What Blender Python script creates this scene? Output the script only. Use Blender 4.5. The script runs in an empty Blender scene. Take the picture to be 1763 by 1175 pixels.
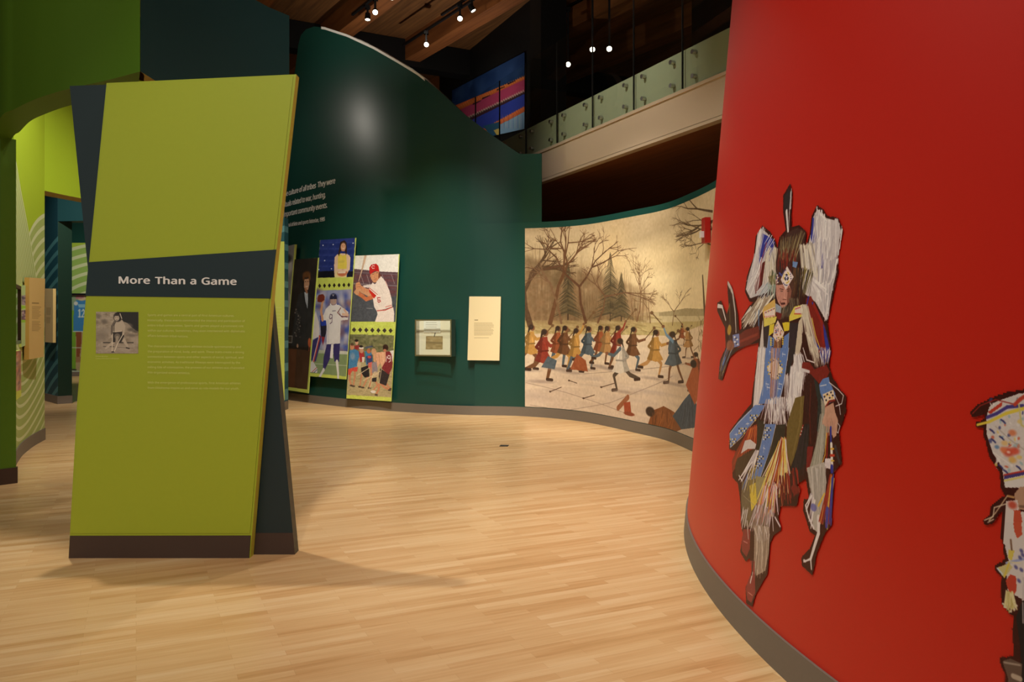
import bpy, bmesh, math, random
import numpy as np
from mathutils import Vector

# ------------------------------------------------------------------ camera, light, exposure
scn = bpy.context.scene
COL = scn.collection
FW, FH, FPX, HY, EYE = 1763, 1175, 1370.0, 560.0, 1.5   # frame, focal length in px, horizon row, eye height
cam_d = bpy.data.cameras.new('camera')
cam = bpy.data.objects.new('camera', cam_d); COL.objects.link(cam)
cam_d.sensor_fit = 'HORIZONTAL'; cam_d.sensor_width = 36.0
cam_d.lens = FPX / FW * 36.0
cam_d.shift_y = -(FH / 2 - HY) / FW
cam_d.clip_end = 200
cam.location = (0, 0, EYE); cam.rotation_euler = (math.pi / 2, 0, 0)
scn.camera = cam
vs = scn.view_settings
scn.display_settings.display_device = 'sRGB'
vs.view_transform = 'Standard'; vs.look = 'None'; vs.gamma = 1; vs.use_curve_mapping = False
vs.exposure = 0.0
scn.cycles.max_bounces = 7; scn.cycles.diffuse_bounces = 4; scn.cycles.glossy_bounces = 4
scn.cycles.transparent_max_bounces = 12
scn.cycles.caustics_reflective = False; scn.cycles.caustics_refractive = False
scn.cycles.use_denoising = True
wd = bpy.data.worlds.new('world'); scn.world = wd; wd.use_nodes = True
wd.node_tree.nodes['Background'].inputs[0].default_value = (1.0, 0.92, 0.82, 1)
wd.node_tree.nodes['Background'].inputs[1].default_value = 0.46

def spot(loc, target, power, deg, blend=0.6, color=(1, 0.91, 0.79), radius=0.06):
    d = bpy.data.lights.new('spot_lamp', 'SPOT')
    d.energy = power; d.spot_size = math.radians(deg); d.spot_blend = blend
    d.color = color; d.shadow_soft_size = radius
    o = bpy.data.objects.new('spot_lamp', d); COL.objects.link(o)
    o.location = loc
    o.rotation_euler = (Vector(target) - Vector(loc)).to_track_quat('-Z', 'Y').to_euler()
    return o

W = (1, 0.86, 0.68)
#      lamp position        aimed at            power  cone
for L in [
    ((-3.0, 5.92, 7.6), (-0.9, 4.6, 0), 900, 70, 0.8),     # rakes past the sign, throws its shadow to the right
    ((0.2, 4.0, 7.8), (-1.4, 7.5, 0), 230, 95, 0.9),
    ((-1.0, -0.8, 6.5), (-1.6, 5.1, 1.7), 620, 40, 0.8),   # front of the sign
    ((-0.9, 8.6, 7.6), (-1.5, 13.6, 1.1), 1700, 38, 0.9),  # green wall and portraits
    ((-2.3, 9.4, 7.6), (-3.4, 14.6, 1.0), 1500, 36, 0.9),
    ((-6.8, 13.8, 6.2), (-2.9, 14.6, 3.3), 120, 110, 1.0),  # rakes the curve of the green wall from the left
    ((-0.5, 7.2, 7.6), (1.1, 12.2, 1.0), 2100, 37, 0.9),    # winter mural
    ((0.2, 6.0, 7.6), (1.9, 10.0, 1.3), 750, 48, 0.9),
    ((-1.6, 10.5, 7.6), (-1.0, 10.5, 0), 800, 80, 0.9),    # floor of the bay
    ((-0.2, 8.2, 7.8), (0.0, 7.6, 0), 460, 80, 0.9),
    ((-1.0, 1.6, 6.6), (1.6, 3.9, 1.4), 360, 60, 0.9),     # dancer on the red wall
    ((-1.2, 9.6, 7.2), (1.25, 5.6, 1.1), 650, 40, 0.9),    # far edge of the red wall
    ((-0.6, 0.0, 6.5), (-0.8, 2.6, 0), 190, 100, 0.9),
    ((-3.4, 8.6, 6.0), (-5.8, 9.6, 1.9), 800, 80, 0.9),    # pale green side gallery
    ((-7.6, 12.6, 5.2), (-9.0, 15.6, 1.5), 520, 70, 0.9),
    ((-10.4, 18.5, 6.0), (-12.6, 23.4, 1.4), 900, 70, 0.9),
    ((-3.5, 2.8, 6.4), (-3.6, 6.0, 3.6), 70, 90, 0.9),
    ((-2.0, 17.5, 5.0), (-1.5, 19.0, 9.0), 230, 120, 0.9),  # unseen up-lights added around the green wall to brighten the ceiling
    ((-4.5, 12.0, 5.8), (-3.0, 14.0, 9.0), 170, 120, 0.9),
    ((-1.3, 10.0, 6.4), (-1.3, 13.4, 1.3), 420, 13, 0.9),   # wall case
    ((-1.2, 9.5, 7.6), (1.4, 11.8, 4.7), 420, 60, 0.9),     # gallery edge
    ((-2.6, 16.5, 8.2), (-0.6, 20.5, 6.4), 160, 60, 0.9),   # banner on the upper floor
]:
    spot(*L)

# ------------------------------------------------------------------ helpers
def lin(c):
    return tuple((x / 255 / 12.92 if x / 255 <= 0.04045 else ((x / 255 + 0.055) / 1.055) ** 2.4) for x in c)

def mat(name, rgb, rough=0.5, spec=0.5, metal=0.0, noise=0.04, scale=60.0, bump=0.0, emit=None, coat=0.0):
    m = bpy.data.materials.new(name); m.use_nodes = True
    nt = m.node_tree; b = nt.nodes['Principled BSDF']
    c = (*lin(rgb), 1)
    b.inputs['Roughness'].default_value = rough
    b.inputs['Specular IOR Level'].default_value = spec
    b.inputs['Metallic'].default_value = metal
    b.inputs['Coat Weight'].default_value = coat
    if noise > 0 or bump > 0:
        tc = nt.nodes.new('ShaderNodeTexCoord'); nz = nt.nodes.new('ShaderNodeTexNoise')
        nz.inputs['Scale'].default_value = scale; nz.inputs['Detail'].default_value = 4
        nt.links.new(tc.outputs['Object'], nz.inputs['Vector'])
        mx = nt.nodes.new('ShaderNodeMix'); mx.data_type = 'RGBA'
        mx.inputs[6].default_value = tuple(x * (1 - noise) for x in c[:3]) + (1,)
        mx.inputs[7].default_value = tuple(min(1, x * (1 + noise)) for x in c[:3]) + (1,)
        nt.links.new(nz.outputs['Fac'], mx.inputs[0]); nt.links.new(mx.outputs[2], b.inputs['Base Color'])
        if bump > 0:
            bp = nt.nodes.new('ShaderNodeBump'); bp.inputs['Strength'].default_value = bump
            bp.inputs['Distance'].default_value = 0.002
            nt.links.new(nz.outputs['Fac'], bp.inputs['Height']); nt.links.new(bp.outputs[0], b.inputs['Normal'])
    else:
        b.inputs['Base Color'].default_value = c
    if emit:
        b.inputs['Emission Color'].default_value = (*lin(emit[0]), 1); b.inputs['Emission Strength'].default_value = emit[1]
    return m

def meshobj(name, verts, faces, m, parent=None, uvs=None, smooth=False, fix=True):
    me = bpy.data.meshes.new(name); me.from_pydata([tuple(v) for v in verts], [], faces)
    if uvs is not None:
        ul = me.uv_layers.new(name='UVMap')
        idx = np.empty(len(me.loops), dtype=np.int32); me.loops.foreach_get('vertex_index', idx)
        ul.data.foreach_set('uv', np.asarray(uvs, dtype=np.float32)[idx].ravel())
    if fix:
        bm = bmesh.new(); bm.from_mesh(me); bmesh.ops.recalc_face_normals(bm, faces=bm.faces); bm.to_mesh(me); bm.free()
    for mm in (m if isinstance(m, (list, tuple)) else [m]): me.materials.append(mm)
    if smooth:
        for p in me.polygons: p.use_smooth = True
    o = bpy.data.objects.new(name, me); COL.objects.link(o)
    if parent: o.parent = parent
    return o

def tag(o, label, cat, group=None, kind=None):
    o['label'] = label; o['category'] = cat
    if group: o['group'] = group
    if kind: o['kind'] = kind
    return o

def thing(name, loc, label, cat, group=None):
    o = bpy.data.objects.new(name, None); COL.objects.link(o); o.location = loc
    o.empty_display_size = 0.1
    return tag(o, label, cat, group)

def adopt(root, *parts):
    """Parent parts built in world space to an Empty without moving them."""
    for p in parts:
        me = p.data
        if hasattr(me, 'vertices'):
            n = len(me.vertices); a = np.empty(n * 3); me.vertices.foreach_get('co', a)
            a = a.reshape(-1, 3) - np.array(root.location); me.vertices.foreach_set('co', a.ravel()); me.update()
        p.parent = root

def prism_poly(poly, z0, z1, ztop=None):
    """Closed prism over a plan polygon; ztop gives one top height per point."""
    n = len(poly)
    v = [(x, y, z0) for x, y in poly] + [(x, y, (ztop[i] if ztop else z1)) for i, (x, y) in enumerate(poly)]
    f = [tuple(range(n - 1, -1, -1)), tuple(range(n, 2 * n))] + [(i, (i + 1) % n, n + (i + 1) % n, n + i) for i in range(n)]
    return v, f

def ribbon(front, back, z0, z1f, z1b=None):
    """Curved wall between two plan polylines of equal length; z1f is a number or one height per point."""
    n = len(front); z1b = z1b or z1f
    g = lambda z, i: z[i] if isinstance(z, (list, tuple, np.ndarray)) else z
    v = []; f = []
    for i in range(n):
        v += [(*front[i], g(z0, i)), (*front[i], g(z1f, i)), (*back[i], g(z0, i)), (*back[i], g(z1b, i))]
    for i in range(n - 1):
        a = 4 * i; b = a + 4
        f += [(a, b, b + 1, a + 1), (a + 2, a + 3, b + 3, b + 2), (a + 1, b + 1, b + 3, a + 3), (a, a + 2, b + 2, b)]
    f += [(0, 1, 3, 2), (4 * n - 4, 4 * n - 2, 4 * n - 1, 4 * n - 3)]
    return v, f

def catmull(pts, k=10):
    pts = [np.array(p, float) for p in pts]
    P = [2 * pts[0] - pts[1]] + pts + [2 * pts[-1] - pts[-2]]
    out = []
    for i in range(1, len(P) - 2):
        for j in range(k):
            t = j / k
            a, b, c, d = P[i - 1], P[i], P[i + 1], P[i + 2]
            out.append(0.5 * (2 * b + (c - a) * t + (2 * a - 5 * b + 4 * c - d) * t * t + (3 * b - a - 3 * c + d) * t ** 3))
    out.append(P[-2]); return np.array(out)

def offset(line, d):
    """Shift a plan polyline sideways by d (positive = to the left of its direction)."""
    line = np.asarray(line, float)
    t = np.gradient(line, axis=0); t /= np.linalg.norm(t, axis=1)[:, None]
    return line + d * np.stack([-t[:, 1], t[:, 0]], 1)

def sm_obj(name, vf, m, smooth=False):
    o = meshobj(name, vf[0], vf[1], m)
    if smooth:
        for p in o.data.polygons: p.use_smooth = True
        o.data.set_sharp_from_angle(angle=math.radians(35))
    return o

def struct(name, vf, m, smooth=False):
    o = sm_obj(name, vf, m, smooth); o['kind'] = 'structure'; return o

def box_vf(x0, x1, y0, y1, z0, z1):
    return prism_poly([(x0, y0), (x1, y0), (x1, y1), (x0, y1)], z0, z1)

def pix(px, py, Y):
    return ((px - 881.5) / FPX * Y, Y, EYE - (py - HY) / FPX * Y)

# ---- surfaces: (s, z) coordinates on a wall, from the wall's own plan curve
class CurveWall:
    """Vertical wall standing on a plan polyline (points ordered left to right as seen)."""
    def __init__(self, line):
        self.L = np.asarray(line, float)
        self.s = np.concatenate([[0], np.cumsum(np.linalg.norm(np.diff(self.L, axis=0), axis=1))])
        self.px = 881.5 + FPX * self.L[:, 0] / self.L[:, 1]
        self.N = -offset(self.L, 1.0) + self.L      # unit normal towards the room
    def uv(self, px, py):
        s = np.interp(px, self.px, self.s); Y = np.interp(s, self.s, self.L[:, 1])
        return float(s), float(EYE - (py - HY) / FPX * Y)
    def pt(self, s, z, off=0.0):
        n = np.array([np.interp(s, self.s, self.N[:, 0]), np.interp(s, self.s, self.N[:, 1])]); n /= np.linalg.norm(n)
        p = np.array([np.interp(s, self.s, self.L[:, 0]), np.interp(s, self.s, self.L[:, 1])]) + n * off
        return (p[0], p[1], z)

class Plane(CurveWall):
    def __init__(self, a, b):
        a = np.array(a, float); b = np.array(b, float); d = (b - a) / np.linalg.norm(b - a)
        self.a, self.d, self.n = a, d, np.array([d[1], -d[0]])
    def uv(self, px, py):
        r = (px - 881.5) / FPX       # X = r*Y
        Y = (self.a[0] * self.d[1] - self.a[1] * self.d[0]) / (r * self.d[1] - self.d[0])
        s = (np.array([r * Y, Y]) - self.a) @ self.d
        return float(s), float(EYE - (py - HY) / FPX * Y)
    def pt(self, s, z, off=0.0):
        p = self.a + self.d * s + self.n * off
        return (p[0], p[1], z)

RC, RR, RS = np.array([8.0, 4.3]), 6.9, 0.086     # red wall: centre, radius at the floor, shrink per metre of height
class ConeWall:
    def uv(self, px, py):
        r = (px - 881.5) / FPX; k = -(py - HY) / FPX       # point = (rY, Y, EYE + kY)
        lo, hi = 0.2, 9.0
        Ys = np.linspace(lo, hi, 3000)
        g = np.hypot(r * Ys - RC[0], Ys - RC[1]) - (RR - RS * (EYE + k * Ys))
        i = np.argmax(g < 0)
        if g[i] >= 0: i = int(np.argmin(g)); Y = Ys[i]
        else: Y = Ys[i - 1] + (Ys[i] - Ys[i - 1]) * g[i - 1] / (g[i - 1] - g[i])
        th = math.atan2(Y - RC[1], RC[0] - r * Y)
        return -th * RR, EYE + k * Y
    def pt(self, s, z, off=0.0):
        th = -s / RR; R = RR - RS * z + off
        return (RC[0] - R * math.cos(th), RC[1] + R * math.sin(th), z)
# ------------------------------------------------------------------ materials of the room
M_red = mat('red_paint', (190, 28, 14), 0.42, 0.45, noise=0.03, scale=90, bump=0.06)
M_dkgreen = mat('dark_green_paint', (21, 66, 58), 0.36, 0.5, noise=0.04, scale=50, bump=0.05)
M_teal = mat('dark_teal_paint', (16, 58, 62), 0.5, 0.4, noise=0.04)
M_leaf = mat('leaf_green_paint', (84, 124, 24), 0.55, 0.35, noise=0.03)
M_lime = mat('lime_paint', (150, 178, 40), 0.55, 0.35, noise=0.03)
M_soffit = mat('olive_tan_soffit', (168, 150, 78), 0.6, 0.3, noise=0.03)  # olive tan for the undersides of the headers
M_base = mat('grey_rubber_baseboard', (112, 104, 94), 0.55, 0.4, noise=0.05)
M_dkbase = mat('dark_brown_baseboard', (66, 50, 42), 0.5, 0.4, noise=0.05)
M_cream = mat('cream_plaster', (206, 186, 160), 0.6, 0.3, noise=0.03)
M_black = mat('black_paint', (16, 16, 16), 0.6, 0.3, noise=0.1)
M_chrome = mat('brushed_steel', (190, 188, 182), 0.28, 0.5, metal=1.0, noise=0.03)
M_blackmetal = mat('black_metal', (14, 14, 15), 0.45, 0.5, noise=0.1)
M_curb = mat('grey_green_laminate', (176, 180, 152), 0.4, 0.4, noise=0.04, scale=8)
M_tan = mat('tan_board', (226, 200, 132), 0.55, 0.3, noise=0.02)
M_litrim = mat('lit_rim_white', (236, 236, 232), 0.5, 0.4, noise=0.01)  # near-white colour standing in for a lit wall edge

def floor_material():
    m = bpy.data.materials.new('maple_strip_floor'); m.use_nodes = True
    nt = m.node_tree; N = nt.nodes; Lk = nt.links; b = N['Principled BSDF']
    tc = N.new('ShaderNodeTexCoord'); mp = N.new('ShaderNodeMapping')
    mp.inputs['Rotation'].default_value = (0, 0, -math.atan2(1370.0, 2900.0))
    Lk.new(tc.outputs['Object'], mp.inputs['Vector'])
    br = N.new('ShaderNodeTexBrick'); br.offset = 0.37; br.offset_frequency = 2; br.squash = 1.0
    br.inputs['Color1'].default_value = (0, 0, 0, 1); br.inputs['Color2'].default_value = (1, 1, 1, 1)
    br.inputs['Mortar'].default_value = (0.45, 0.45, 0.45, 1)
    br.inputs['Scale'].default_value = 1.0; br.inputs['Mortar Size'].default_value = 0.0006
    br.inputs['Brick Width'].default_value = 0.62; br.inputs['Row Height'].default_value = 0.057
    br.inputs['Bias'].default_value = 0.0
    Lk.new(mp.outputs[0], br.inputs['Vector'])
    # stretched grain along the strip
    mp2 = N.new('ShaderNodeMapping'); mp2.inputs['Scale'].default_value = (1.3, 26, 1)
    Lk.new(mp.outputs[0], mp2.inputs['Vector'])
    nz = N.new('ShaderNodeTexNoise'); nz.inputs['Scale'].default_value = 1.5; nz.inputs['Detail'].default_value = 7
    nz.inputs['Roughness'].default_value = 0.62; Lk.new(mp2.outputs[0], nz.inputs['Vector'])
    mp3 = N.new('ShaderNodeMapping'); mp3.inputs['Scale'].default_value = (0.55, 5.5, 1)
    Lk.new(mp.outputs[0], mp3.inputs['Vector'])
    nz2 = N.new('ShaderNodeTexNoise'); nz2.inputs['Scale'].default_value = 1.4; nz2.inputs['Detail'].default_value = 4
    Lk.new(mp3.outputs[0], nz2.inputs['Vector'])
    def math_(op, a, bb):
        n = N.new('ShaderNodeMath'); n.operation = op
        for k, x in enumerate((a, bb)):
            if isinstance(x, (int, float)): n.inputs[k].default_value = x
            else: Lk.new(x, n.inputs[k])
        return n.outputs[0]
    bw = N.new('ShaderNodeRGBToBW'); Lk.new(br.outputs['Color'], bw.inputs[0])
    s = math_('ADD', math_('MULTIPLY', bw.outputs[0], 0.3), math_('MULTIPLY', nz.outputs['Fac'], 0.6))
    s = math_('ADD', s, math_('MULTIPLY', nz2.outputs['Fac'], 0.5))
    s = math_('SUBTRACT', s, 0.19)
    cr = N.new('ShaderNodeValToRGB'); e = cr.color_ramp.elements
    e[0].position = 0.12; e[0].color = (*lin((176, 132, 80)), 1)
    e[1].position = 0.86; e[1].color = (*lin((230, 202, 158)), 1)
    k = e.new(0.36); k.color = (*lin((206, 164, 112)), 1)
    k = e.new(0.58); k.color = (*lin((218, 182, 132)), 1)
    Lk.new(s, cr.inputs[0])
    mx = N.new('ShaderNodeMix'); mx.data_type = 'RGBA'; mx.blend_type = 'MULTIPLY'
    mx.inputs[7].default_value = (0.55, 0.42, 0.3, 1)
    Lk.new(math_('MULTIPLY', br.outputs['Fac'], 0.5), mx.inputs[0]); Lk.new(cr.outputs[0], mx.inputs[6])
    Lk.new(mx.outputs[2], b.inputs['Base Color'])
    b.inputs['Roughness'].default_value = 0.32; b.inputs['Specular IOR Level'].default_value = 0.45
    rr = N.new('ShaderNodeMapRange'); rr.inputs[3].default_value = 0.24; rr.inputs[4].default_value = 0.42
    Lk.new(nz2.outputs['Fac'], rr.inputs[0]); Lk.new(rr.outputs[0], b.inputs['Roughness'])
    return m

def wood_material(name, c1, c2, rot):
    m = bpy.data.materials.new(name); m.use_nodes = True
    nt = m.node_tree; N = nt.nodes; Lk = nt.links; b = N['Principled BSDF']
    tc = N.new('ShaderNodeTexCoord'); r0 = N.new('ShaderNodeMapping'); mp = N.new('ShaderNodeMapping')
    r0.inputs['Rotation'].default_value = (0, 0, rot); mp.inputs['Scale'].default_value = (0.35, 7, 3)
    Lk.new(tc.outputs['Object'], r0.inputs['Vector']); Lk.new(r0.outputs[0], mp.inputs['Vector'])
    nz = N.new('ShaderNodeTexNoise'); nz.inputs['Scale'].default_value = 2.0; nz.inputs['Detail'].default_value = 5
    Lk.new(mp.outputs[0], nz.inputs['Vector'])
    cr = N.new('ShaderNodeValToRGB'); cr.color_ramp.elements[0].position = 0.3; cr.color_ramp.elements[1].position = 0.7
    cr.color_ramp.elements[0].color = (*lin(c1), 1); cr.color_ramp.elements[1].color = (*lin(c2), 1)
    Lk.new(nz.outputs['Fac'], cr.inputs[0]); Lk.new(cr.outputs[0], b.inputs['Base Color'])
    b.inputs['Roughness'].default_value = 0.6
    return m

M_floor = floor_material()
BD = np.array([-0.68, 1.0]); BD /= np.linalg.norm(BD); BN = np.array([BD[1], -BD[0]])   # direction of the ceiling beams
M_ceil = wood_material('dark_wood_ceiling', (96, 62, 34), (140, 94, 52), -math.atan2(BD[1], BD[0]))
M_beam = wood_material('brown_wood_beam', (120, 70, 34), (160, 98, 50), -math.atan2(BD[1], BD[0]))

# ------------------------------------------------------------------ floor and ceiling
struct('floor', box_vf(-18, 12, -7, 30, -0.1, 0.0), M_floor)
struct('ceiling', box_vf(-18, 14, -4, 32, 9.0, 9.2), M_ceil)
k = 0
for i, c in enumerate(np.arange(-8.0, 16.0, 2.2)):
    a = BN * c + BD * (-2.0); e = BN * c + BD * 27.0; w = BN * 0.2
    struct('beam_%d' % (i + 1), prism_poly([a - w, a + w, e + w, e - w], 8.45, 9.0), M_beam)
struct('beam_20', prism_poly([(-9.3, 17.5), (4.2, 24.4), (4.0, 24.8), (-9.5, 17.9)], 8.3, 8.99), M_black)       # black cross girder
struct('wall_outer_back', box_vf(-18, 14, 29.5, 29.8, 0, 9.0), M_black)
struct('wall_outer_left', box_vf(-18.2, -18, 0, 29.5, 0, 9.0), M_black)
struct('wall_outer_right', box_vf(13.8, 14, 0, 29.5, 0, 9.0), M_black)

# ------------------------------------------------------------------ the curved green wall
base_pts = [(-6.4, 19.0), (-5.4, 17.2), (-4.59, 16.05), (-2.98, 14.5), (-1.81, 13.7), (-0.79, 13.3), (0.18, 13.1),
            (1.07, 12.4), (1.754, 11.0), (2.02, 10.3), (2.14, 9.5), (2.2, 8.8), (2.22, 8.2)]
GL = catmull(base_pts, 12)
green = CurveWall(GL)
gpx = green.px
prof = [(420, -10), (480, 200), (490, 185), (503, 148), (508, 126), (512, 84), (517, 62), (526, 51), (541, 45.5), (560, 48), (600, 61), (645, 82), (690, 108),
        (722, 128), (760, 160), (800, 197), (850, 235), (895, 265.5), (935, 264.5)]
pp = np.array(prof, float)
# tall part: follows the curve as far as the mural's lower wall, then runs on straight behind it
seg = GL[gpx <= 940]
tall = np.array([np.array([np.interp(t, np.linspace(0, 1, len(seg)), seg[:, k]) for k in (0, 1)]) for t in np.linspace(0, 1, 160)])
_px = 881.5 + FPX * tall[:, 0] / tall[:, 1]
tall = tall[_px <= 931.5]; _px = _px[_px <= 931.5]
tall = tall - (offset(tall, -1.0) - tall) * (np.clip((_px - 700) / 116, 0, 1) * 0.06)[:, None]
tpx = 881.5 + FPX * tall[:, 0] / tall[:, 1]
tz = EYE - (np.interp(tpx, pp[:, 0], pp[:, 1]) - HY) / FPX * tall[:, 1]
tz = np.where(tpx < 480, EYE + 360 / FPX * tall[:, 1], tz)
tz = list(np.clip(tz, 3.4, 7.4))
tall_back = tall + (offset(tall, 0.28) - tall) * np.clip((931 - (881.5 + FPX * tall[:, 0] / tall[:, 1])) / 60, 0.04, 1)[:, None]
struct('wall_back_tall', ribbon(tall, tall_back, 0, tz), M_dkgreen, True)
# white bead added to imitate light catching the sloping top edge
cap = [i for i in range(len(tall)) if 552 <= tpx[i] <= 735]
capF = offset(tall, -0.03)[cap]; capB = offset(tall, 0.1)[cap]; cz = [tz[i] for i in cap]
struct('trim_1', ribbon(capF, capB, [z - 0.035 for z in cz], [z + 0.01 for z in cz]), M_litrim, True)
lowseg = GL[gpx >= 800]
lowseg = GL[(np.arange(len(GL)) >= np.argmax(gpx >= 816))]
_lp = 881.5 + FPX * lowseg[:, 0] / lowseg[:, 1]
lowz = list(np.interp(_lp, [816, 905, 1120, 1220], [3.19, 3.19, 3.1, 3.07]))
struct('wall_back_low', ribbon(lowseg, offset(lowseg, 0.14), 0, lowz), M_dkgreen, True)
bf = offset(GL[18:], -0.012); bb = offset(GL[18:], 0.0)
struct('baseboard_back', ribbon(bf, bb, 0, 0.15), M_base, True)

# ------------------------------------------------------------------ red cone wall
red = ConeWall()
v = []; f = []
ss = np.linspace(-0.62 * RR, 0.75 * RR, 120); zs = [0, 0.15] + list(np.linspace(0.5, 4.9, 10))
def cone_shell(s0, s1, n, zs, off_f, off_b):
    ss = np.linspace(s0, s1, n); v = []; f = []; m = len(zs)
    for s in ss:
        for z in zs: v.append(red.pt(s, z, off_f))
        for z in zs: v.append(red.pt(s, z, off_b))
    for i in range(n - 1):
        a = i * 2 * m; b = a + 2 * m
        for j in range(m - 1):
            f.append((a + j, b + j, b + j + 1, a + j + 1)); f.append((a + m + j, a + m + j + 1, b + m + j + 1, b + m + j))
        f.append((a + m - 1, b + m - 1, b + 2 * m - 1, a + 2 * m - 1)); f.append((a, a + m, b + m, b))
    for e in (0, (n - 1) * 2 * m):
        for j in range(m - 1): f.append((e + j, e + j + 1, e + m + j + 1, e + m + j))
    return v, f
struct('wall_right_red', cone_shell(-0.62 * RR, 0.75 * RR, 140, zs, 0, -0.25), M_red, True)
struct('baseboard_right', cone_shell(-0.62 * RR, 0.75 * RR, 140, [0, 0.075, 0.15], 0.012, 0.0), M_base, True)

# ------------------------------------------------------------------ left: header over the arch, pillar, side gallery
ZS = 3.26
Ffront = catmull([(-6.6, 10.2), (-5.3, 8.1), (-4.37, 6.79), (-4.05, 6.48), (-3.73, 6.21), (-3.5, 6.05), (-3.29, 5.92), (-2.88, 5.70), (-2.58, 5.52)], 6)
Finner = catmull([(-7.0, 10.6), (-5.75, 8.9), (-4.72, 7.51), (-4.48, 7.24), (-4.16, 6.87), (-3.9, 6.64), (-3.55, 6.38), (-3.1, 6.14), (-2.85, 6.05)], 6)
o = struct('wall_left_header', ribbon(Ffront, Finner, ZS, 5.4), [M_leaf, M_soffit], True)
for p in o.data.polygons:
    if p.normal.z < -0.7: p.material_index = 1
R1 = catmull([(-2.577, 5.52), (-2.55, 5.9), (-2.42, 6.7), (-2.18, 7.79)], 6)
R1b = offset(R1, 0.3); _k = np.clip((R1[:, 1] - 5.52) / 0.6, 0.02, 1)[:, None]; R1b = R1 + (R1b - R1) * _k + np.array([0, 0.06]) * (1 - _k)
zt = list(np.interp(R1[:, 1], [5.5, 7.0, 7.4, 7.79], [5.2, 4.42, 4.46, 4.53]))
o = struct('wall_left_return', ribbon(R1, R1b, ZS, zt), [M_teal, M_soffit], True)
for p in o.data.polygons:
    if p.normal.z < -0.7: p.material_index = 1
struct('column_1', prism_poly([(-2.9, 6.3), (-2.6, 6.25), (-2.5, 6.75), (-2.82, 6.8)], 0, ZS), M_teal)
PL = [(-6.2, 7.35), (-4.79, 7.45), (-4.705, 7.55), (-5.5, 8.75), (-6.6, 8.6)]
struct('wall_left_pillar', prism_poly(PL, 0, ZS), M_leaf)
PB = [(-6.2, 7.335), (-4.79, 7.435), (-4.69, 7.548), (-4.72, 7.6), (-6.1, 7.5)]
struct('baseboard_left_pillar', prism_poly(PB, 0, 0.15), M_dkbase)
WL = catmull([(-5.21, 8.32), (-5.40, 8.67), (-5.64, 9.15), (-5.86, 9.67), (-5.99, 10.02), (-6.12, 10.42)], 10)   # left to right as seen
WL = WL[::1]
side = CurveWall(WL)
# arc patterns are part of the printed wall covering
def arcs_material(name, base, c1, sets):
    """Wall covering: pale concentric arcs. sets = (centre s, centre z, radius limit, ring spacing, ring share, zone colour)"""
    m = bpy.data.materials.new(name); m.use_nodes = True
    nt = m.node_tree; N = nt.nodes; Lk = nt.links; b = N['Principled BSDF']
    uv = N.new('ShaderNodeUVMap'); uv.uv_map = 'UVMap'
    def math_(op, a, bb=0.0):
        n = N.new('ShaderNodeMath'); n.operation = op
        for k, x in enumerate((a, bb)):
            if isinstance(x, (int, float)): n.inputs[k].default_value = x
            else: Lk.new(x, n.inputs[k])
        return n.outputs[0]
    col = None
    prev = N.new('ShaderNodeRGB'); prev.outputs[0].default_value = (*lin(base), 1); prev = prev.outputs[0]
    for (cs, cz, rmax, sp, share, zone, *zl) in sets:
        vm = N.new('ShaderNodeVectorMath'); vm.operation = 'DISTANCE'
        Lk.new(uv.outputs[0], vm.inputs[0]); vm.inputs[1].default_value = (cs, cz, 0)
        d = vm.outputs['Value']
        ring = math_('LESS_THAN', math_('MODULO', math_('SUBTRACT', rmax + 40 * sp, d), sp), sp * share)
        inside = math_('LESS_THAN', d, rmax)
        if zl:
            sep = N.new('ShaderNodeSeparateXYZ'); Lk.new(uv.outputs[0], sep.inputs[0]); inside = math_('MULTIPLY', inside, math_('LESS_THAN', sep.outputs[1], zl[0]))
        mz = N.new('ShaderNodeMix'); mz.data_type = 'RGBA'
        mz.inputs[6].default_value = (*lin(zone), 1); mz.inputs[7].default_value = (*lin(c1), 1)
        Lk.new(ring, mz.inputs[0])
        mi = N.new('ShaderNodeMix'); mi.data_type = 'RGBA'
        Lk.new(inside, mi.inputs[0]); Lk.new(prev, mi.inputs[6]); Lk.new(mz.outputs[2], mi.inputs[7]); prev = mi.outputs[2]
    Lk.new(prev, b.inputs['Base Color']); b.inputs['Roughness'].default_value = 0.55
    return m

def ribbon_uv(name, S, s0, s1, z0, z1, back, m, n=24, mside=None):
    """Wall segment on surface S with UV = metres along the wall and height."""
    v = []; uvs = []
    for s in np.linspace(s0, s1, n):
        for z, off in ((z0, 0), (z1, 0), (z0, -back), (z1, -back)):
            v.append(S.pt(s, z, off)); uvs.append((s, z))
    f = []
    for i in range(n - 1):
        a = 4 * i; b = a + 4
        f += [(a, b, b + 1, a + 1), (a + 2, a + 3, b + 3, b + 2), (a + 1, b + 1, b + 3, a + 3), (a, a + 2, b + 2, b)]
    f += [(0, 1, 3, 2), (4 * n - 4, 4 * n - 2, 4 * n - 1, 4 * n - 3)]
    o = meshobj(name, v, f, m, uvs=uvs); o['kind'] = 'structure'
    return o
sL = side.s[-1]
PALE = (196, 208, 158); SAGE = (156, 176, 100)
u1 = side.uv(24, 285); u2 = side.uv(66, 480)
M_side = arcs_material('lime_wall_with_arcs', (158, 186, 40), PALE,
    [(3.0, 0.1, 2.95, 0.15, 0.36, SAGE), (-0.6, 0.5, 2.95, 0.088, 0.36, SAGE), (1.0, 2.9, 3.6, 0.125, 0.3, SAGE, 1.35)])
ribbon_uv('wall_side_gallery', side, 0, sL, 0, 5.2, 0.25, M_side)
bl = WL
struct('baseboard_side_gallery', ribbon(offset(bl, -0.012), offset(bl, 0.0), 0, 0.15), M_base, True)
HL = catmull([(-6.12, 10.42), (-6.02, 10.9), (-5.72, 11.8), (-5.2, 12.8), (-4.6, 13.7)], 6)
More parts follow.
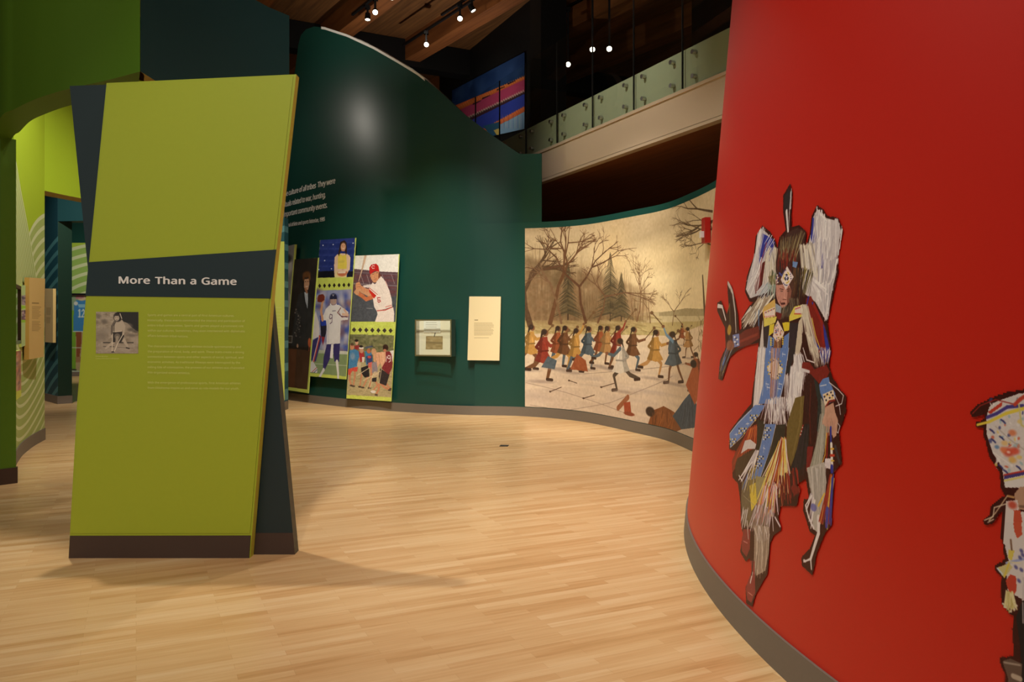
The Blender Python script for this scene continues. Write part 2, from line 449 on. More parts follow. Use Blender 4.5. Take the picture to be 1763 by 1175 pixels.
o = struct('wall_side_header', ribbon(HL, offset(HL, 0.3), ZS, 5.2), [M_lime, M_soffit], True)
for p in o.data.polygons:
    if p.normal.z < -0.7: p.material_index = 1
# next room: teal corner with arcs, dark jamb, header
TA, TB = (-10.6, 17.2), (-8.62, 15.1)
tealP = Plane(TA, TB); tl = float(np.hypot(TB[0] - TA[0], TB[1] - TA[1]))
M_tealarc = arcs_material('teal_wall_with_arcs', (14, 66, 78), (70, 128, 134), [(tl + 1.2, -3.0, 6.3, 0.25, 0.36, (18, 74, 86))])
ribbon_uv('wall_teal_room', tealP, 0, tl, 0, 5.4, 0.02, M_tealarc, 6)
struct('wall_teal_jamb', prism_poly([(-8.618, 15.1), (-8.45, 15.28), (-8.75, 15.7), (-8.9, 15.5)], 0, 5.4), mat('dark_jamb_paint', (18, 52, 40), 0.5, 0.4))
struct('wall_teal_header', prism_poly([(-8.618, 15.1), (-7.3, 14.9), (-5.6, 15.1), (-5.6, 15.35), (-7.3, 15.15), (-8.6, 15.35)], 3.47, 5.4), M_teal)
tb = np.array([TA, TB, (-8.45, 15.27)])
struct('baseboard_teal_room', ribbon([tuple(TA), (-8.615, 15.08), (-8.43, 15.26)], [(-10.58, 17.25), (-8.64, 15.14), (-8.46, 15.31)], 0, 0.15), M_base)
farP = Plane((-17.0, 23.6), (-9.0, 23.6))
M_far = arcs_material('pale_green_far_wall', (160, 190, 60), PALE, [(4.9, 0.9, 3.05, 0.27, 0.36, (140, 176, 84))])
ribbon_uv('wall_far_room', farP, 0, 8.0, 0, 3.94, 0.3, M_far, 4)
struct('wall_far_upper', box_vf(-17, -9, 23.9, 24.1, 3.9, 6.0), M_dkgreen)
# divider wall that cuts the portraits off on the left
divP = Plane((-6.2, 14.0), pix(489.5, 560, 14.0)[:2])
dl = float(np.hypot(*(divP.a - np.array(pix(489.5, 560, 14.0)[:2]))))
M_div = arcs_material('teal_divider_covering', (20, 74, 78), (86, 140, 146), [(dl + 1.4, -0.6, 5.0, 0.3, 0.34, (26, 82, 92))])
ribbon_uv('wall_divider', divP, 0, dl, 0, 3.4, 0.25, M_div, 6)
struct('baseboard_divider', ribbon([divP.pt(0, 0, 0.012)[:2], divP.pt(dl + 0.01, 0, 0.012)[:2]], [divP.pt(0, 0, -.2)[:2], divP.pt(dl + 0.01, 0, -.2)[:2]], 0, 0.15), M_base)

# ------------------------------------------------------------------ upper gallery
DD = np.array([-0.473, 1.0]); PP0 = np.array([0.5, 14.0]); DDn = DD / np.linalg.norm(DD); DN = np.array([DDn[1], -DDn[0]])
bal = lambda t, o=0.0: tuple(PP0 + DD * t + DN * o)
ZB, ZT = 4.01, 4.55
struct('floor_upper_gallery', prism_poly([bal(-8), bal(4.2), bal(4.2, 5.5), bal(-8, 5.5)], ZB + 0.04, ZT), [M_cream])
struct('trim_2', prism_poly([bal(-8, -0.02), bal(4.2, -0.02), bal(4.2, 0.1), bal(-8, 0.1)], ZT - 0.03, ZT + 0.012), M_cream)
M_under = wood_material('brown_wood_soffit', (120, 66, 30), (150, 88, 44), -math.atan2(DD[1], DD[0]))
struct('ceiling_under_gallery', prism_poly([bal(-8, 0.12), bal(4.2, 0.12), bal(4.2, 5.5), bal(-8, 5.5)], ZB + 0.01, ZB + 0.05), M_under)
struct('trim_3', prism_poly([bal(-8, 0), bal(4.2, 0), bal(4.2, 0.12), bal(-8, 0.12)], ZB, ZB + 0.05), M_cream)
struct('wall_under_gallery', prism_poly([bal(-8, 5.2), bal(4.2, 5.2), bal(4.2, 5.5), bal(-8, 5.5)], 0, ZB), M_black)
struct('trim_4', prism_poly([bal(-8, 0.02), bal(4.2, 0.02), bal(4.2, 0.1), bal(-8, 0.1)], ZT, ZT + 0.53), M_curb)
struct('column_2', prism_poly([bal(1.9, 1.1), bal(2.35, 1.1), bal(2.35, 1.7), bal(1.9, 1.7)], ZT, 9.0), M_black)
struct('wall_upper_gallery', prism_poly([bal(-8, 5.2), bal(2.2, 5.2), bal(2.2, 5.5), bal(-8, 5.5)], ZT, 9.0), mat('brown_black_wall', (44, 34, 26), 0.7, 0.3))

def glass_material():
    m = bpy.data.materials.new('railing_glass'); m.use_nodes = True
    nt = m.node_tree; N = nt.nodes; Lk = nt.links
    for n in list(N): N.remove(n)
    out = N.new('ShaderNodeOutputMaterial'); mx = N.new('ShaderNodeMixShader'); t = N.new('ShaderNodeBsdfTransparent')
    g = N.new('ShaderNodeBsdfGlossy'); fr = N.new('ShaderNodeFresnel'); fr.inputs['IOR'].default_value = 1.45
    t.inputs[0].default_value = (0.95, 0.98, 0.96, 1); g.inputs[0].default_value = (1, 1, 1, 1); g.inputs['Roughness'].default_value = 0.02
    ge = N.new('ShaderNodeNewGeometry'); om = N.new('ShaderNodeMath'); om.operation = 'SUBTRACT'; om.inputs[0].default_value = 1.0
    fm = N.new('ShaderNodeMath'); fm.operation = 'MULTIPLY'       # reflect only where light enters a pane
    Lk.new(ge.outputs['Backfacing'], om.inputs[1]); Lk.new(fr.outputs[0], fm.inputs[0]); Lk.new(om.outputs[0], fm.inputs[1]); Lk.new(fm.outputs[0], mx.inputs[0]); Lk.new(t.outputs[0], mx.inputs[1]); Lk.new(g.outputs[0], mx.inputs[2]); Lk.new(mx.outputs[0], out.inputs[0])
    return m
M_glass = glass_material()

def tparam(px):
    r = (px - 881.5) / FPX
    return (r * 14.0 - 0.5) / (-0.473 - r)
def disc(c, n, r, d, seg=16):
    """Short cylinder along plan normal n (2D), centred c."""
    t = np.array([-n[1], n[0]]); v = []; f = []
    for k, q in enumerate((0, d)):
        for i in range(seg):
            a = 2 * math.pi * i / seg
            v.append((c[0] + n[0] * q + t[0] * math.cos(a) * r, c[1] + n[1] * q + t[1] * math.cos(a) * r, c[2] + math.sin(a) * r))
    f = [tuple(range(seg)), tuple(range(2 * seg - 1, seg - 1, -1))] + [(i, (i + 1) % seg, seg + (i + 1) % seg, seg + i) for i in range(seg)]
    return v, f
jx = [1290, 1177, 1093, 1022, 960.6, 907, 861.5, 820, 783]
where = ['beside the red wall at the right end', 'second from the red wall', 'third from the red wall', 'above the middle of the cream slab',
         'above the left end of the cream slab', 'left of the cream slab end', 'before the striped banner', 'at the far left end, behind the sloping green wall']
for i in range(len(jx) - 1):
    t0, t1 = tparam(jx[i]) + 0.006, tparam(jx[i + 1]) - 0.006
    a, b = np.array(bal(t0, -0.025)), np.array(bal(t1, -0.025))
    root = thing('glass_panel', (float((a[0] + b[0]) / 2), float((a[1] + b[1]) / 2), ZT + 0.02), 'clear glass railing panel, ' + where[i], 'railing', 'glass railing panels of the upper gallery')
    pane = meshobj('pane', *prism_poly([a, b, b + DN * 0.015, a + DN * 0.015], ZT + 0.02, ZT + 1.72), M_glass)
    parts = [pane]
    q = 0.19 * (t1 - t0) / 1.0
    for tt in (t0 + 0.2, t1 - 0.2):
        for z in (ZT + 0.12, ZT + 0.43):
            c = (*bal(tt, 0.018), z)
            parts.append(sm_obj('bolt', disc(c, -DN, 0.03, 0.065), M_chrome, True))
    adopt(root, *parts)
# dark joint strips between the panels
for i in range(1, len(jx) - 1):
    t = tparam(jx[i])
    struct('trim_%d' % (4 + i), prism_poly([bal(t - 0.005, -0.03), bal(t + 0.005, -0.03), bal(t + 0.005, -0.005), bal(t - 0.005, -0.005)], ZT + 0.02, ZT + 1.72), M_blackmetal)

# ------------------------------------------------------------------ track lights
M_lens = mat('lit_lamp_lens', (255, 244, 224), 0.4, noise=0, emit=((255, 240, 214), 14.0))
def track_light(c, aim, label, scale=0.6):
    root = thing('track_light', c, label, 'spotlight', 'black track spotlights under the ceiling')
    q = (Vector(aim) - Vector(c)).to_track_quat('-Z', 'Y')
    def lathe(name, prof, m, seg=20):
        v = []; f = []
        for r, z in prof:
            for i in range(seg):
                a = 2 * math.pi * i / seg; v.append(tuple(q @ Vector((r * math.cos(a) * scale, r * math.sin(a) * scale, z * scale))))
        for j in range(len(prof) - 1):
            for i in range(seg): f.append((j * seg + i, j * seg + (i + 1) % seg, (j + 1) * seg + (i + 1) % seg, (j + 1) * seg + i))
        f += [tuple(range(seg)), tuple(range(len(v) - seg, len(v)))]
        o = meshobj(name, v, f, m, root); return o
    lathe('housing', [(0.05, 0.17), (0.09, 0.15), (0.1, 0.0), (0.1, -0.1), (0.092, -0.1), (0.085, -0.06)], M_blackmetal)
    lathe('lens', [(0.084, -0.075), (0.05, -0.062), (0.01, -0.058)], M_lens)
    top = 8.3 - c[2]
    yk = box_vf(-0.02, 0.02, -0.02, 0.02, 0.05, max(0.1, top) - 0.07); meshobj('bracket', yk[0], yk[1], M_blackmetal, root)
    gear = box_vf(-0.05, 0.05, -0.05, 0.05, max(0.1, top) - 0.07, max(0.1, top) - 0.001); meshobj('adapter', gear[0], gear[1], M_blackmetal, root)
def rail(a, b, z, label):
    a = np.array(a[:2]); b = np.array(b[:2]); d = (b - a) / np.linalg.norm(b - a); n = np.array([d[1], -d[0]]) * 0.025
    o = meshobj('lighting_track', *prism_poly([a - n, a + n, b + n, b - n], z, z + 0.05), M_blackmetal)
    tag(o, label, 'lighting track')
def atz(px, py, z):
    Y = (z - EYE) * FPX / (HY - py); return pix(px, py, Y)
def along(p, k): return (p[0] + BD[0] * k, p[1] + BD[1] * k)
l1 = atz(646, 20, 8.0); l2 = atz(792, 31, 8.0); l3 = atz(734, 76, 8.0); l4 = atz(675, -6, 8.0)
track_light(l1, (-1.0, 6, 0), 'lit black spotlight, the brightest one above the rounded top of the green wall')
track_light(l4, (-1.0, 6, 0), 'lit black spotlight at the top edge of the view, just right of the brightest one')
track_light(l2, (-0.5, 6, 0), 'lit black spotlight under the ceiling, straight above the middle of the sloping green wall')
track_light(l3, (-0.3, 6, 0), 'small lit black spotlight farthest back, low over the sloping edge of the green wall')
l5 = atz(633, 30, 8.05); l6 = atz(813, 15, 8.05)
track_light(l5, (-3.0, 16, 3), 'unlit-looking black spotlight turned away, just left of the brightest spotlight')
track_light(l6, (2.0, 16, 3), 'black spotlight turned away, up the track from the middle lit one')
rail(along(l1, -6), along(l1, 1.2), 8.3, 'black ceiling track carrying the brightest spotlight')
rail(along(l2, -6), along(l2, 0.8), 8.3, 'black ceiling track carrying the middle lit spotlight')
rail(along(l3, -2), along(l3, 1.2), 8.3, 'short black ceiling track with the farthest small spotlight')
l7 = atz(978, 110, 7.1); l8 = atz(1020, 84, 7.1); l9 = atz(1049, 83, 7.1)
for p, lb in ((l7, 'lit black spotlight seen through the railing glass, lowest of the three'), (l8, 'lit black spotlight seen through the railing glass, middle one of the three'),
              (l9, 'lit black spotlight seen through the railing glass, nearest the red wall of the three')):
    track_light(p, (0.5, 6, 0), lb)
rail(along(l7, 0.6), along(l7, -7), 8.3, 'black ceiling track beyond the railing glass')
# ------------------------------------------------------------------ printed graphics: a small painter on numpy canvases
rng = np.random.default_rng(7)
class Canvas:
    """A printed sheet on surface S, s0..s1 by z0..z1 metres, res pixels per metre. Points are given in
    photo coordinates through the current frame (origin, scale) and laid on the sheet in its own metres."""
    def __init__(self, S, s0, s1, z0, z1, res, base):
        self.S, self.s0, self.s1, self.z0, self.z1, self.res = S, s0, s1, z0, z1, res
        self.w = max(8, int((s1 - s0) * res)); self.h = max(8, int((z1 - z0) * res))
        self.a = np.empty((self.h, self.w, 3), np.float32); self.a[:] = base
        self.mask = np.zeros((self.h, self.w), bool)
        self.fr = (0, 0, 1.0); self.to_mask = False
    def frame(self, x0, y0, sc): self.fr = (x0, y0, sc); return self
    def c(self, p):
        x0, y0, sc = self.fr
        s, z = self.S.uv(x0 + p[0] / sc, y0 + p[1] / sc)
        return ((s - self.s0) * self.res, (z - self.z0) * self.res)
    def k(self, p=(0, 0)):
        """canvas pixels per frame unit near p"""
        a = self.c(p); b = self.c((p[0], p[1] + 10)); return abs(b[1] - a[1]) / 10
    def _blend(self, x0, x1, y0, y1, al, col):
        if col is not None:
            r = self.a[y0:y1, x0:x1]; r += (np.array(col, np.float32) - r) * al[..., None]
        if self.to_mask: self.mask[y0:y1, x0:x1] |= al > 0.5
    def _box(self, xs, ys, pad):
        return (max(0, int(min(xs) - pad)), min(self.w, int(max(xs) + pad) + 2), max(0, int(min(ys) - pad)), min(self.h, int(max(ys) + pad) + 2))
    def poly(self, pts, col, al=1.0, raw=False):
        P = np.array(pts if raw else [self.c(p) for p in pts]); x0, x1, y0, y1 = self._box(P[:, 0], P[:, 1], 1)
        if x1 <= x0 or y1 <= y0: return self
        X, Y = np.meshgrid(np.arange(x0, x1) + 0.5, np.arange(y0, y1) + 0.5)
        ins = np.zeros(X.shape, bool); n = len(P)
        for i in range(n):
            xa, ya = P[i]; xb, yb = P[(i + 1) % n]
            if ya == yb: continue
            ins ^= ((ya > Y) != (yb > Y)) & (X < (xb - xa) * (Y - ya) / (yb - ya) + xa)
        self._blend(x0, x1, y0, y1, ins * np.float32(al), col); return self
    def line(self, pts, w, col, w2=None, al=1.0, soft=0.6):
        """stroke whose width runs from w to w2 (frame units)"""
        P = [self.c(p) for p in pts]; k = self.k(pts[0]); w2 = w if w2 is None else w2; n = len(P) - 1
        L = [math.hypot(P[i + 1][0] - P[i][0], P[i + 1][1] - P[i][1]) for i in range(n)]; T = sum(L) or 1; acc = 0
        for i in range(n):
            ra = (w + (w2 - w) * acc / T) * k / 2; acc += L[i]; rb = (w + (w2 - w) * acc / T) * k / 2
            (xa, ya), (xb, yb) = P[i], P[i + 1]
            x0, x1, y0, y1 = self._box((xa, xb), (ya, yb), max(ra, rb) + 1)
            if x1 <= x0 or y1 <= y0: continue
            X, Y = np.meshgrid(np.arange(x0, x1) + 0.5, np.arange(y0, y1) + 0.5)
            dx, dy = xb - xa, yb - ya; t = np.clip(((X - xa) * dx + (Y - ya) * dy) / (dx * dx + dy * dy + 1e-9), 0, 1)
            d = np.hypot(X - xa - t * dx, Y - ya - t * dy) - (ra + (rb - ra) * t)
            self._blend(x0, x1, y0, y1, np.clip(0.5 - d / (2 * soft), 0, 1) * np.float32(al), col)
        return self
    def blob(self, x, y, rx, ry, col, al=1.0, soft=0.15, rot=0.0):
        cx, cy = self.c((x, y)); kx = abs(self.c((x + 5, y))[0] - self.c((x - 5, y))[0]) / 10; ky = self.k((x, y))
        rx, ry = max(rx * kx, 0.5), max(ry * ky, 0.5); m = max(rx, ry)
        x0, x1, y0, y1 = self._box((cx,), (cy,), m * (1 + soft) + 1)
        if x1 <= x0 or y1 <= y0: return self
        X, Y = np.meshgrid(np.arange(x0, x1) + 0.5 - cx, np.arange(y0, y1) + 0.5 - cy)
        c_, s_ = math.cos(rot), math.sin(rot); U = (X * c_ - Y * s_) / rx; V = (X * s_ + Y * c_) / ry
        self._blend(x0, x1, y0, y1, np.clip((1 + soft - np.hypot(U, V)) / (2 * soft), 0, 1) * np.float32(al), col); return self
    def grad(self, pts, c0, c1):
        """vertical two-colour area inside a polygon (top colour c0, bottom colour c1)"""
        P = np.array([self.c(p) for p in pts]); x0, x1, y0, y1 = self._box(P[:, 0], P[:, 1], 1)
        keep = self.a.copy(); self.poly(pts, (1, 0, 1))
        ch = np.any(self.a != keep, axis=2); self.a[:] = keep
        t = ((np.arange(self.h) - P[:, 1].min()) / max(1, np.ptp(P[:, 1]))).clip(0, 1)[:, None, None]
        g = np.array(c1) + (np.array(c0) - np.array(c1)) * t
        self.a[:] = np.where(ch[..., None], g, self.a); return self
    def fuzz(self, amp, sx, sy, pts=None):
        """soft mottling of the print; sx, sy = grain size in frame units"""
        k = self.k(); gw, gh = max(2, int(self.w / (sx * k)) + 1), max(2, int(self.h / (sy * k)) + 1)
        g = rng.normal(0, 1, (gh + 1, gw + 1)).astype(np.float32)
        X = np.linspace(0, gw - 1e-3, self.w); Y = np.linspace(0, gh - 1e-3, self.h); xi, yi = X.astype(int), Y.astype(int)
        fx, fy = (X - xi)[None, :], (Y - yi)[:, None]; fx = fx * fx * (3 - 2 * fx); fy = fy * fy * (3 - 2 * fy)
        G = (g[yi][:, xi] * (1 - fx) + g[yi][:, xi + 1] * fx) * (1 - fy) + (g[yi + 1][:, xi] * (1 - fx) + g[yi + 1][:, xi + 1] * fx) * fy
        self.a += G[..., None] * amp; return self
    def material(self, name, rough=0.45, spec=0.4, gain=1.0):
        im = bpy.data.images.new(name, self.w, self.h, alpha=False, float_buffer=False)
        px = np.ones((self.h, self.w, 4), np.float32); px[..., :3] = np.clip(self.a * gain / 255.0, 0.01, 1)
        im.pixels.foreach_set(px.ravel()); im.update(); im.pack()
        m = bpy.data.materials.new(name); m.use_nodes = True; nt = m.node_tree; b = nt.nodes['Principled BSDF']
        t = nt.nodes.new('ShaderNodeTexImage'); t.image = im; t.extension = 'EXTEND'
        uv = nt.nodes.new('ShaderNodeUVMap'); uv.uv_map = 'UVMap'; nt.links.new(uv.outputs[0], t.inputs[0])
        nt.links.new(t.outputs[0], b.inputs['Base Color']); b.inputs['Roughness'].default_value = rough
        b.inputs['Specular IOR Level'].default_value = spec
        return m
    def UV(self, s, z): return ((s - self.s0) / (self.s1 - self.s0), (z - self.z0) / (self.z1 - self.z0))

def sheet(name, C, m, off, n=40, ztop=None):
    """the whole canvas as a thin sheet following its wall"""
    v = []; uv = []; f = []
    for s in np.linspace(C.s0, C.s1, n):
        zz = (C.z0, ztop(s) if ztop else C.z1)
        for z in zz: v.append(C.S.pt(s, z, off)); uv.append(C.UV(s, z))
        for z in zz: v.append(C.S.pt(s, z, 0.0005)); uv.append(C.UV(s, z))
    for i in range(n - 1):
        a = 4 * i; b = a + 4
        f += [(a, b, b + 1, a + 1), (a + 2, a + 3, b + 3, b + 2), (a + 1, b + 1, b + 3, a + 3), (a, a + 2, b + 2, b)]
    f += [(0, 1, 3, 2), (4 * n - 4, 4 * n - 2, 4 * n - 1, 4 * n - 3)]
    return meshobj(name, v, f, m, uvs=uv)

def cutout(name, C, m, off, cell):
    """only the masked silhouette of the canvas, cut as a fine sheet that follows the wall"""
    nx = int((C.s1 - C.s0) / cell); nz = int((C.z1 - C.z0) / cell)
    S = np.linspace(C.s0, C.s1, nx + 1); Z = np.linspace(C.z0, C.z1, nz + 1)
    ix = np.clip(((S[:-1] + S[1:]) / 2 - C.s0) * C.res, 0, C.w - 1).astype(int); iz = np.clip(((Z[:-1] + Z[1:]) / 2 - C.z0) * C.res, 0, C.h - 1).astype(int)
    on = C.mask[iz][:, ix]
    ids = {}; v = []; uv = []; f = []
    def vid(i, j):
        k = i * (nz + 2) + j
        if k not in ids: ids[k] = len(v); v.append(C.S.pt(S[i], Z[j], off)); uv.append(C.UV(S[i], Z[j]))
        return ids[k]
    for j, i in zip(*np.nonzero(on)): f.append((vid(i, j), vid(i + 1, j), vid(i + 1, j + 1), vid(i, j + 1)))
    return meshobj(name, v, f, m, uvs=uv, fix=False)

def board(name, S, quad, thick, mats, C=None, off=0.0, parent=None):
    """flat board cut to a polygon of photo points lying on plane S: front face carries the print"""
    P = [S.uv(*q) for q in quad]; n = len(P)
    v = [S.pt(s, z, off) for s, z in P] + [S.pt(s, z, off - thick) for s, z in P]
    uv = [(C.UV(s, z) if C else (s, z)) for s, z in P] * 2
    f = [tuple(range(n)), tuple(range(2 * n - 1, n - 1, -1))] + [(i, n + i, n + (i + 1) % n, (i + 1) % n) for i in range(n)]
    o = meshobj(name, v, f, mats, uvs=uv, parent=parent)
    if len(mats) > 1:
        for p in o.data.polygons[1:]: p.material_index = 1
    return o

try:
    import os
    _fd = bpy.utils.system_resource('DATAFILES', path='fonts')
    FONT = bpy.data.fonts.load(os.path.join(_fd, 'NotoSansHebrew-Regular.woff2'))
except Exception:
    FONT = None
def text_geo(body, size, bold=0.0, shear=0.0, spacing=1.0):
    c = bpy.data.curves.new('lettering', 'FONT')
    if FONT: c.font = FONT
    c.body = body; c.size = size; c.shear = shear; c.space_character = spacing; c.resolution_u = 2
    o = bpy.data.objects.new('lettering', c); COL.objects.link(o)
    dg = bpy.context.evaluated_depsgraph_get(); dg.update()
    me = bpy.data.meshes.new_from_object(o.evaluated_get(dg))
    v = np.array([x.co[:2] for x in me.vertices]).reshape(-1, 2); f = [tuple(p.vertices) for p in me.polygons]
    if bold:      # heavier strokes: the same outlines laid down again a little to each side
        n = len(v); sh = [(0, 0), (bold, 0), (-bold, 0), (0, bold * .7), (0, -bold * .7)]
        v = np.concatenate([v + np.array(d) for d in sh]); f = [tuple(i + n * k for i in q) for k in range(len(sh)) for q in f]
    text_geo.n = n if bold and len(v) else max(1, len(v))
    bpy.data.objects.remove(o); bpy.data.meshes.remove(me); bpy.data.curves.remove(c)
    return v, f
def lettering(name, lines, S, m, off, parent=None, bold=0.0, shear=0.0, spacing=1.0):
    """lines = (text, left px, baseline y at left, right px, baseline y at right, cap height in px) laid on S"""
    V = []; F = []
    for body, x0, y0, x1, y1, cap in lines:
        v, f = text_geo(body, 1.0, bold, shear, spacing)
        if not len(v): continue
        sa, za = S.uv(x0, y0); sb, zb = S.uv(x1, y1); sc_ = abs(S.uv(x0, y0 - cap)[1] - za) / 0.714
        w = v[:, 0].max() - v[:, 0].min(); t = (v[:, 0] - v[:, 0].min()) / w
        k = len(V)
        V += [S.pt(sa + (sb - sa) * a, za + (zb - za) * a + y * sc_, off + (i // text_geo.n) * 0.0006) for i, (a, y) in enumerate(zip(t, v[:, 1]))]
        F += [tuple(i + k for i in q) for q in f]
    return meshobj(name, V, F, m, parent=parent, fix=False)
# ------------------------------------------------------------------ the free-standing title sign
SP = Plane((-6, 5.12), (2, 5.12)); SP2 = Plane((-6, 5.2), (2, 5.2))
M_signlime = mat('sign_lime_laminate', (156, 172, 40), 0.45, 0.4, noise=0.03, scale=30)
M_signedge = mat('sign_lime_edge', (196, 216, 84), 0.5, 0.4, noise=0.03)
M_signdark = mat('sign_dark_green_laminate', (18, 40, 44), 0.42, 0.45, noise=0.05)
M_gap = mat('dark_reveal_line', (60, 66, 18), 0.6, 0.3, noise=0.02)
M_titles = mat('white_vinyl_letters', (226, 226, 222), 0.5, 0.3, noise=0)
M_copy = mat('pale_green_printed_letters', (214, 218, 132), 0.5, 0.3, noise=0)
sx, sz = SP.uv(300, 962)
root = thing('title_sign', (SP.pt(sx, 0)[0], 5.15, 0), 'tall leaning lime and dark green title sign standing on the wood floor', 'sign')
Lq = [(183.5, 143), (150.5, 480), (133, 690), (118, 963.4)]; Rq = [(430.5, 962.6), (452, 700), (470, 485), (510, 128)]
body = board('lime_panel', SP, Lq + Rq, 0.07, [M_signlime, M_signedge], parent=None)
inset = board('face_panel', SP, [(186, 146.5), (153, 480), (136, 690), (121.6, 918.5), (430.6, 918.5), (449, 700), (466, 485), (505, 131.8)], 0.004, [M_signlime, M_gap], off=0.004)
band = board('title_band', SP, [(153.5, 451.8), (476, 430), (466, 514.2), (148, 509.8)], 0.006, [M_signdark], off=0.007)
base = board('base_panel', SP, [(121, 923), (432, 922.5), (429.4, 962.3), (118.6, 963)], 0.004, [M_dkbase], off=0.004)
back = board('dark_panel', SP2, [(120, 148), (152, 470), (205, 958), (508, 958), (468, 540), (430, 138)], 0.09, [M_signdark], off=0.0)
bback = board('dark_panel_base', SP2, [(300, 918), (504.3, 918), (508, 957.4), (300, 957.4)], 0.003, [M_dkbase], off=0.003)
words = [lettering('title_word', [w], SP, M_titles, 0.009, bold=0.028, spacing=1.04) for w in (
    ('More', 205.5, 488.4, 259.5, 488.9, 14.4), ('Than', 268, 489.1, 320, 489.7, 14.4), ('a', 328.5, 489.8, 339, 489.9, 14.4), ('Game', 348, 490.1, 408.5, 490.8, 14.4))]
for w in words: w['label'] = 'white title word'
T = ['Sports and games are a central part of First American cultures.', 'Historically, these events commanded the interest and participation of',
     'entire tribal communities. Sports and games played a prominent role', 'within our cultures. Sometimes, they even intertwined with diplomatic', 'affairs between tribal nations.', None,
     'The characteristics of excellent athletes include sportsmanship and', 'the preparation of mind, body, and spirit. These traits create a strong',
     'connection between sports and other aspects of social, spiritual, and', 'economic activities. As traditional lifeways were interrupted by the', 'rolling tide of colonization, the prowess of our athletes was channeled',
     'into organized school athletics.', None, 'With the emergence of professional sports, First American athletes', 'from Oklahoma inspire us and serve as role models for our youth.']
ends = [404, 422.5, 420, 422.5, 325, 0, 415.5, 420.5, 419.5, 414, 421, 328, 0, 415, 412.5]
rows = [544.4, 553.4, 562.2, 571.1, 580.0, 0, 598.0, 607.1, 616.1, 625.1, 634.1, 643.0, 0, 660.6, 669.6]
txt = lettering('body_lettering', [(t, 255, y, e, y + 1.4, 4.4) for t, e, y in zip(T, ends, rows) if t], SP, M_copy, 0.007)
capt = lettering('caption_lettering', [('Choctaw ball player', 165.5, 614.6, 187, 614.7, 2.3), ('Courtesy of the historical photographs', 165.5, 618.3, 206, 618.5, 2.3)], SP, M_copy, 0.007)
s0, z1 = SP.uv(166, 537); s1, z0 = SP.uv(239.3, 609.3)
C = Canvas(SP, s0, s1, z0, z1, 900, (150, 140, 122)); C.frame(155, 525, 11.75)
C.grad([(130, 130), (990, 140), (990, 980), (130, 980)], (165, 155, 135), (160, 148, 130)); C.fuzz(13, 120, 60); C.fuzz(7, 30, 20)
C.poly([(545, 140), (985, 140), (985, 540), (930, 520), (840, 450), (760, 370), (680, 340), (620, 250)], (44, 44, 42))
for x, y, rx, ry, c in [(300, 340, 60, 45, 100), (190, 240, 50, 40, 110), (840, 500, 70, 40, 80), (930, 540, 60, 30, 70), (760, 430, 90, 50, 160), (560, 880, 420, 90, 178),
                        (240, 640, 110, 90, 128), (840, 620, 90, 30, 110), (920, 720, 80, 60, 172), (320, 520, 120, 60, 150)]:
    C.blob(x, y, rx, ry, (c, c * .94, c * .84), 0.7, 0.5)
C.line([(280, 768), (880, 768)], 22, (70, 66, 60)); C.line([(280, 845), (500, 850)], 12, (80, 74, 68)); C.line([(560, 860), (880, 880)], 8, (110, 100, 90))
SK = (188, 176, 156); DK = (46, 42, 40)
C.line([(560, 700), (400, 820), (330, 880)], 70, SK, 40); C.line([(640, 640), (760, 830)], 80, SK, 45); C.line([(740, 870), (800, 885)], 22, DK)
C.poly([(470, 560), (650, 520), (700, 640), (640, 760), (470, 760)], (56, 52, 48)); C.blob(560, 640, 60, 60, (120, 112, 100)); C.line([(560, 660), (550, 760)], 60, (160, 150, 132))
C.poly([(500, 340), (640, 330), (690, 430), (650, 545), (510, 560), (490, 420)], SK); C.line([(470, 545), (650, 530)], 14, (210, 200, 180))
C.line([(510, 350), (455, 440), (450, 590)], 52, (110, 102, 92), 40); C.line([(650, 340), (700, 440), (680, 590)], 52, SK, 42); C.line([(500, 380), (495, 540)], 10, DK)
C.blob(570, 250, 85, 95, (40, 36, 34)); C.blob(550, 270, 52, 58, (190, 178, 158)); C.line([(500, 215), (600, 215)], 30, (70, 62, 58)); C.line([(615, 180), (650, 280)], 16, (206, 196, 178))
C.blob(530, 262, 9, 5, DK); C.blob(572, 262, 9, 5, DK); C.line([(535, 305), (565, 305)], 6, DK)
C.line([(465, 590), (455, 940)], 14, (222, 212, 190)); C.line([(680, 590), (560, 800), (500, 950)], 15, (222, 212, 190)); C.blob(470, 955, 32, 12, DK)
photo = board('framed_photo', SP, [(166.2, 537.2), (239.2, 537.6), (238.6, 609), (166, 609)], 0.002, [C.material('ball_player_photo', 0.4)], C=C, off=0.006)
photo['label'] = 'small black and white photo of a boy with ball sticks'
txt['label'] = 'pale lettering in three paragraphs'
back['label'] = 'dark green leaning back panel'; band['label'] = 'dark green title band'; base['label'] = 'dark brown base strip'
adopt(root, body, inset, band, base, back, bback, *words, txt, capt, photo)
# ------------------------------------------------------------------ portrait boards on the green wall
def fringe(C, p0, p1, q0, q1, n, w, cols, w2=None, jit=6, bend=0):
    for i in range(n):
        t = (i + rng.uniform(-.4, .4)) / max(1, n - 1); j = rng.normal(0, jit, 4)
        a = (p0[0] + (p1[0] - p0[0]) * t + j[0], p0[1] + (p1[1] - p0[1]) * t + j[1]); b = (q0[0] + (q1[0] - q0[0]) * t + j[2], q0[1] + (q1[1] - q0[1]) * t + j[3] * 2)
        m = ((a[0] + b[0]) / 2 + bend * rng.uniform(.5, 1.5), (a[1] + b[1]) / 2)
        C.line([a, m, b], w * rng.uniform(.7, 1.3), cols[rng.integers(len(cols))], w2)
def dots(C, pts, r, col):
    for x, y in pts: C.blob(x, y, r, r, col, 1, 0.3)
def diamonds(C, pts, rx, ry, col):
    for x, y in pts: C.poly([(x - rx, y), (x, y - ry), (x + rx, y), (x, y + ry)], col)

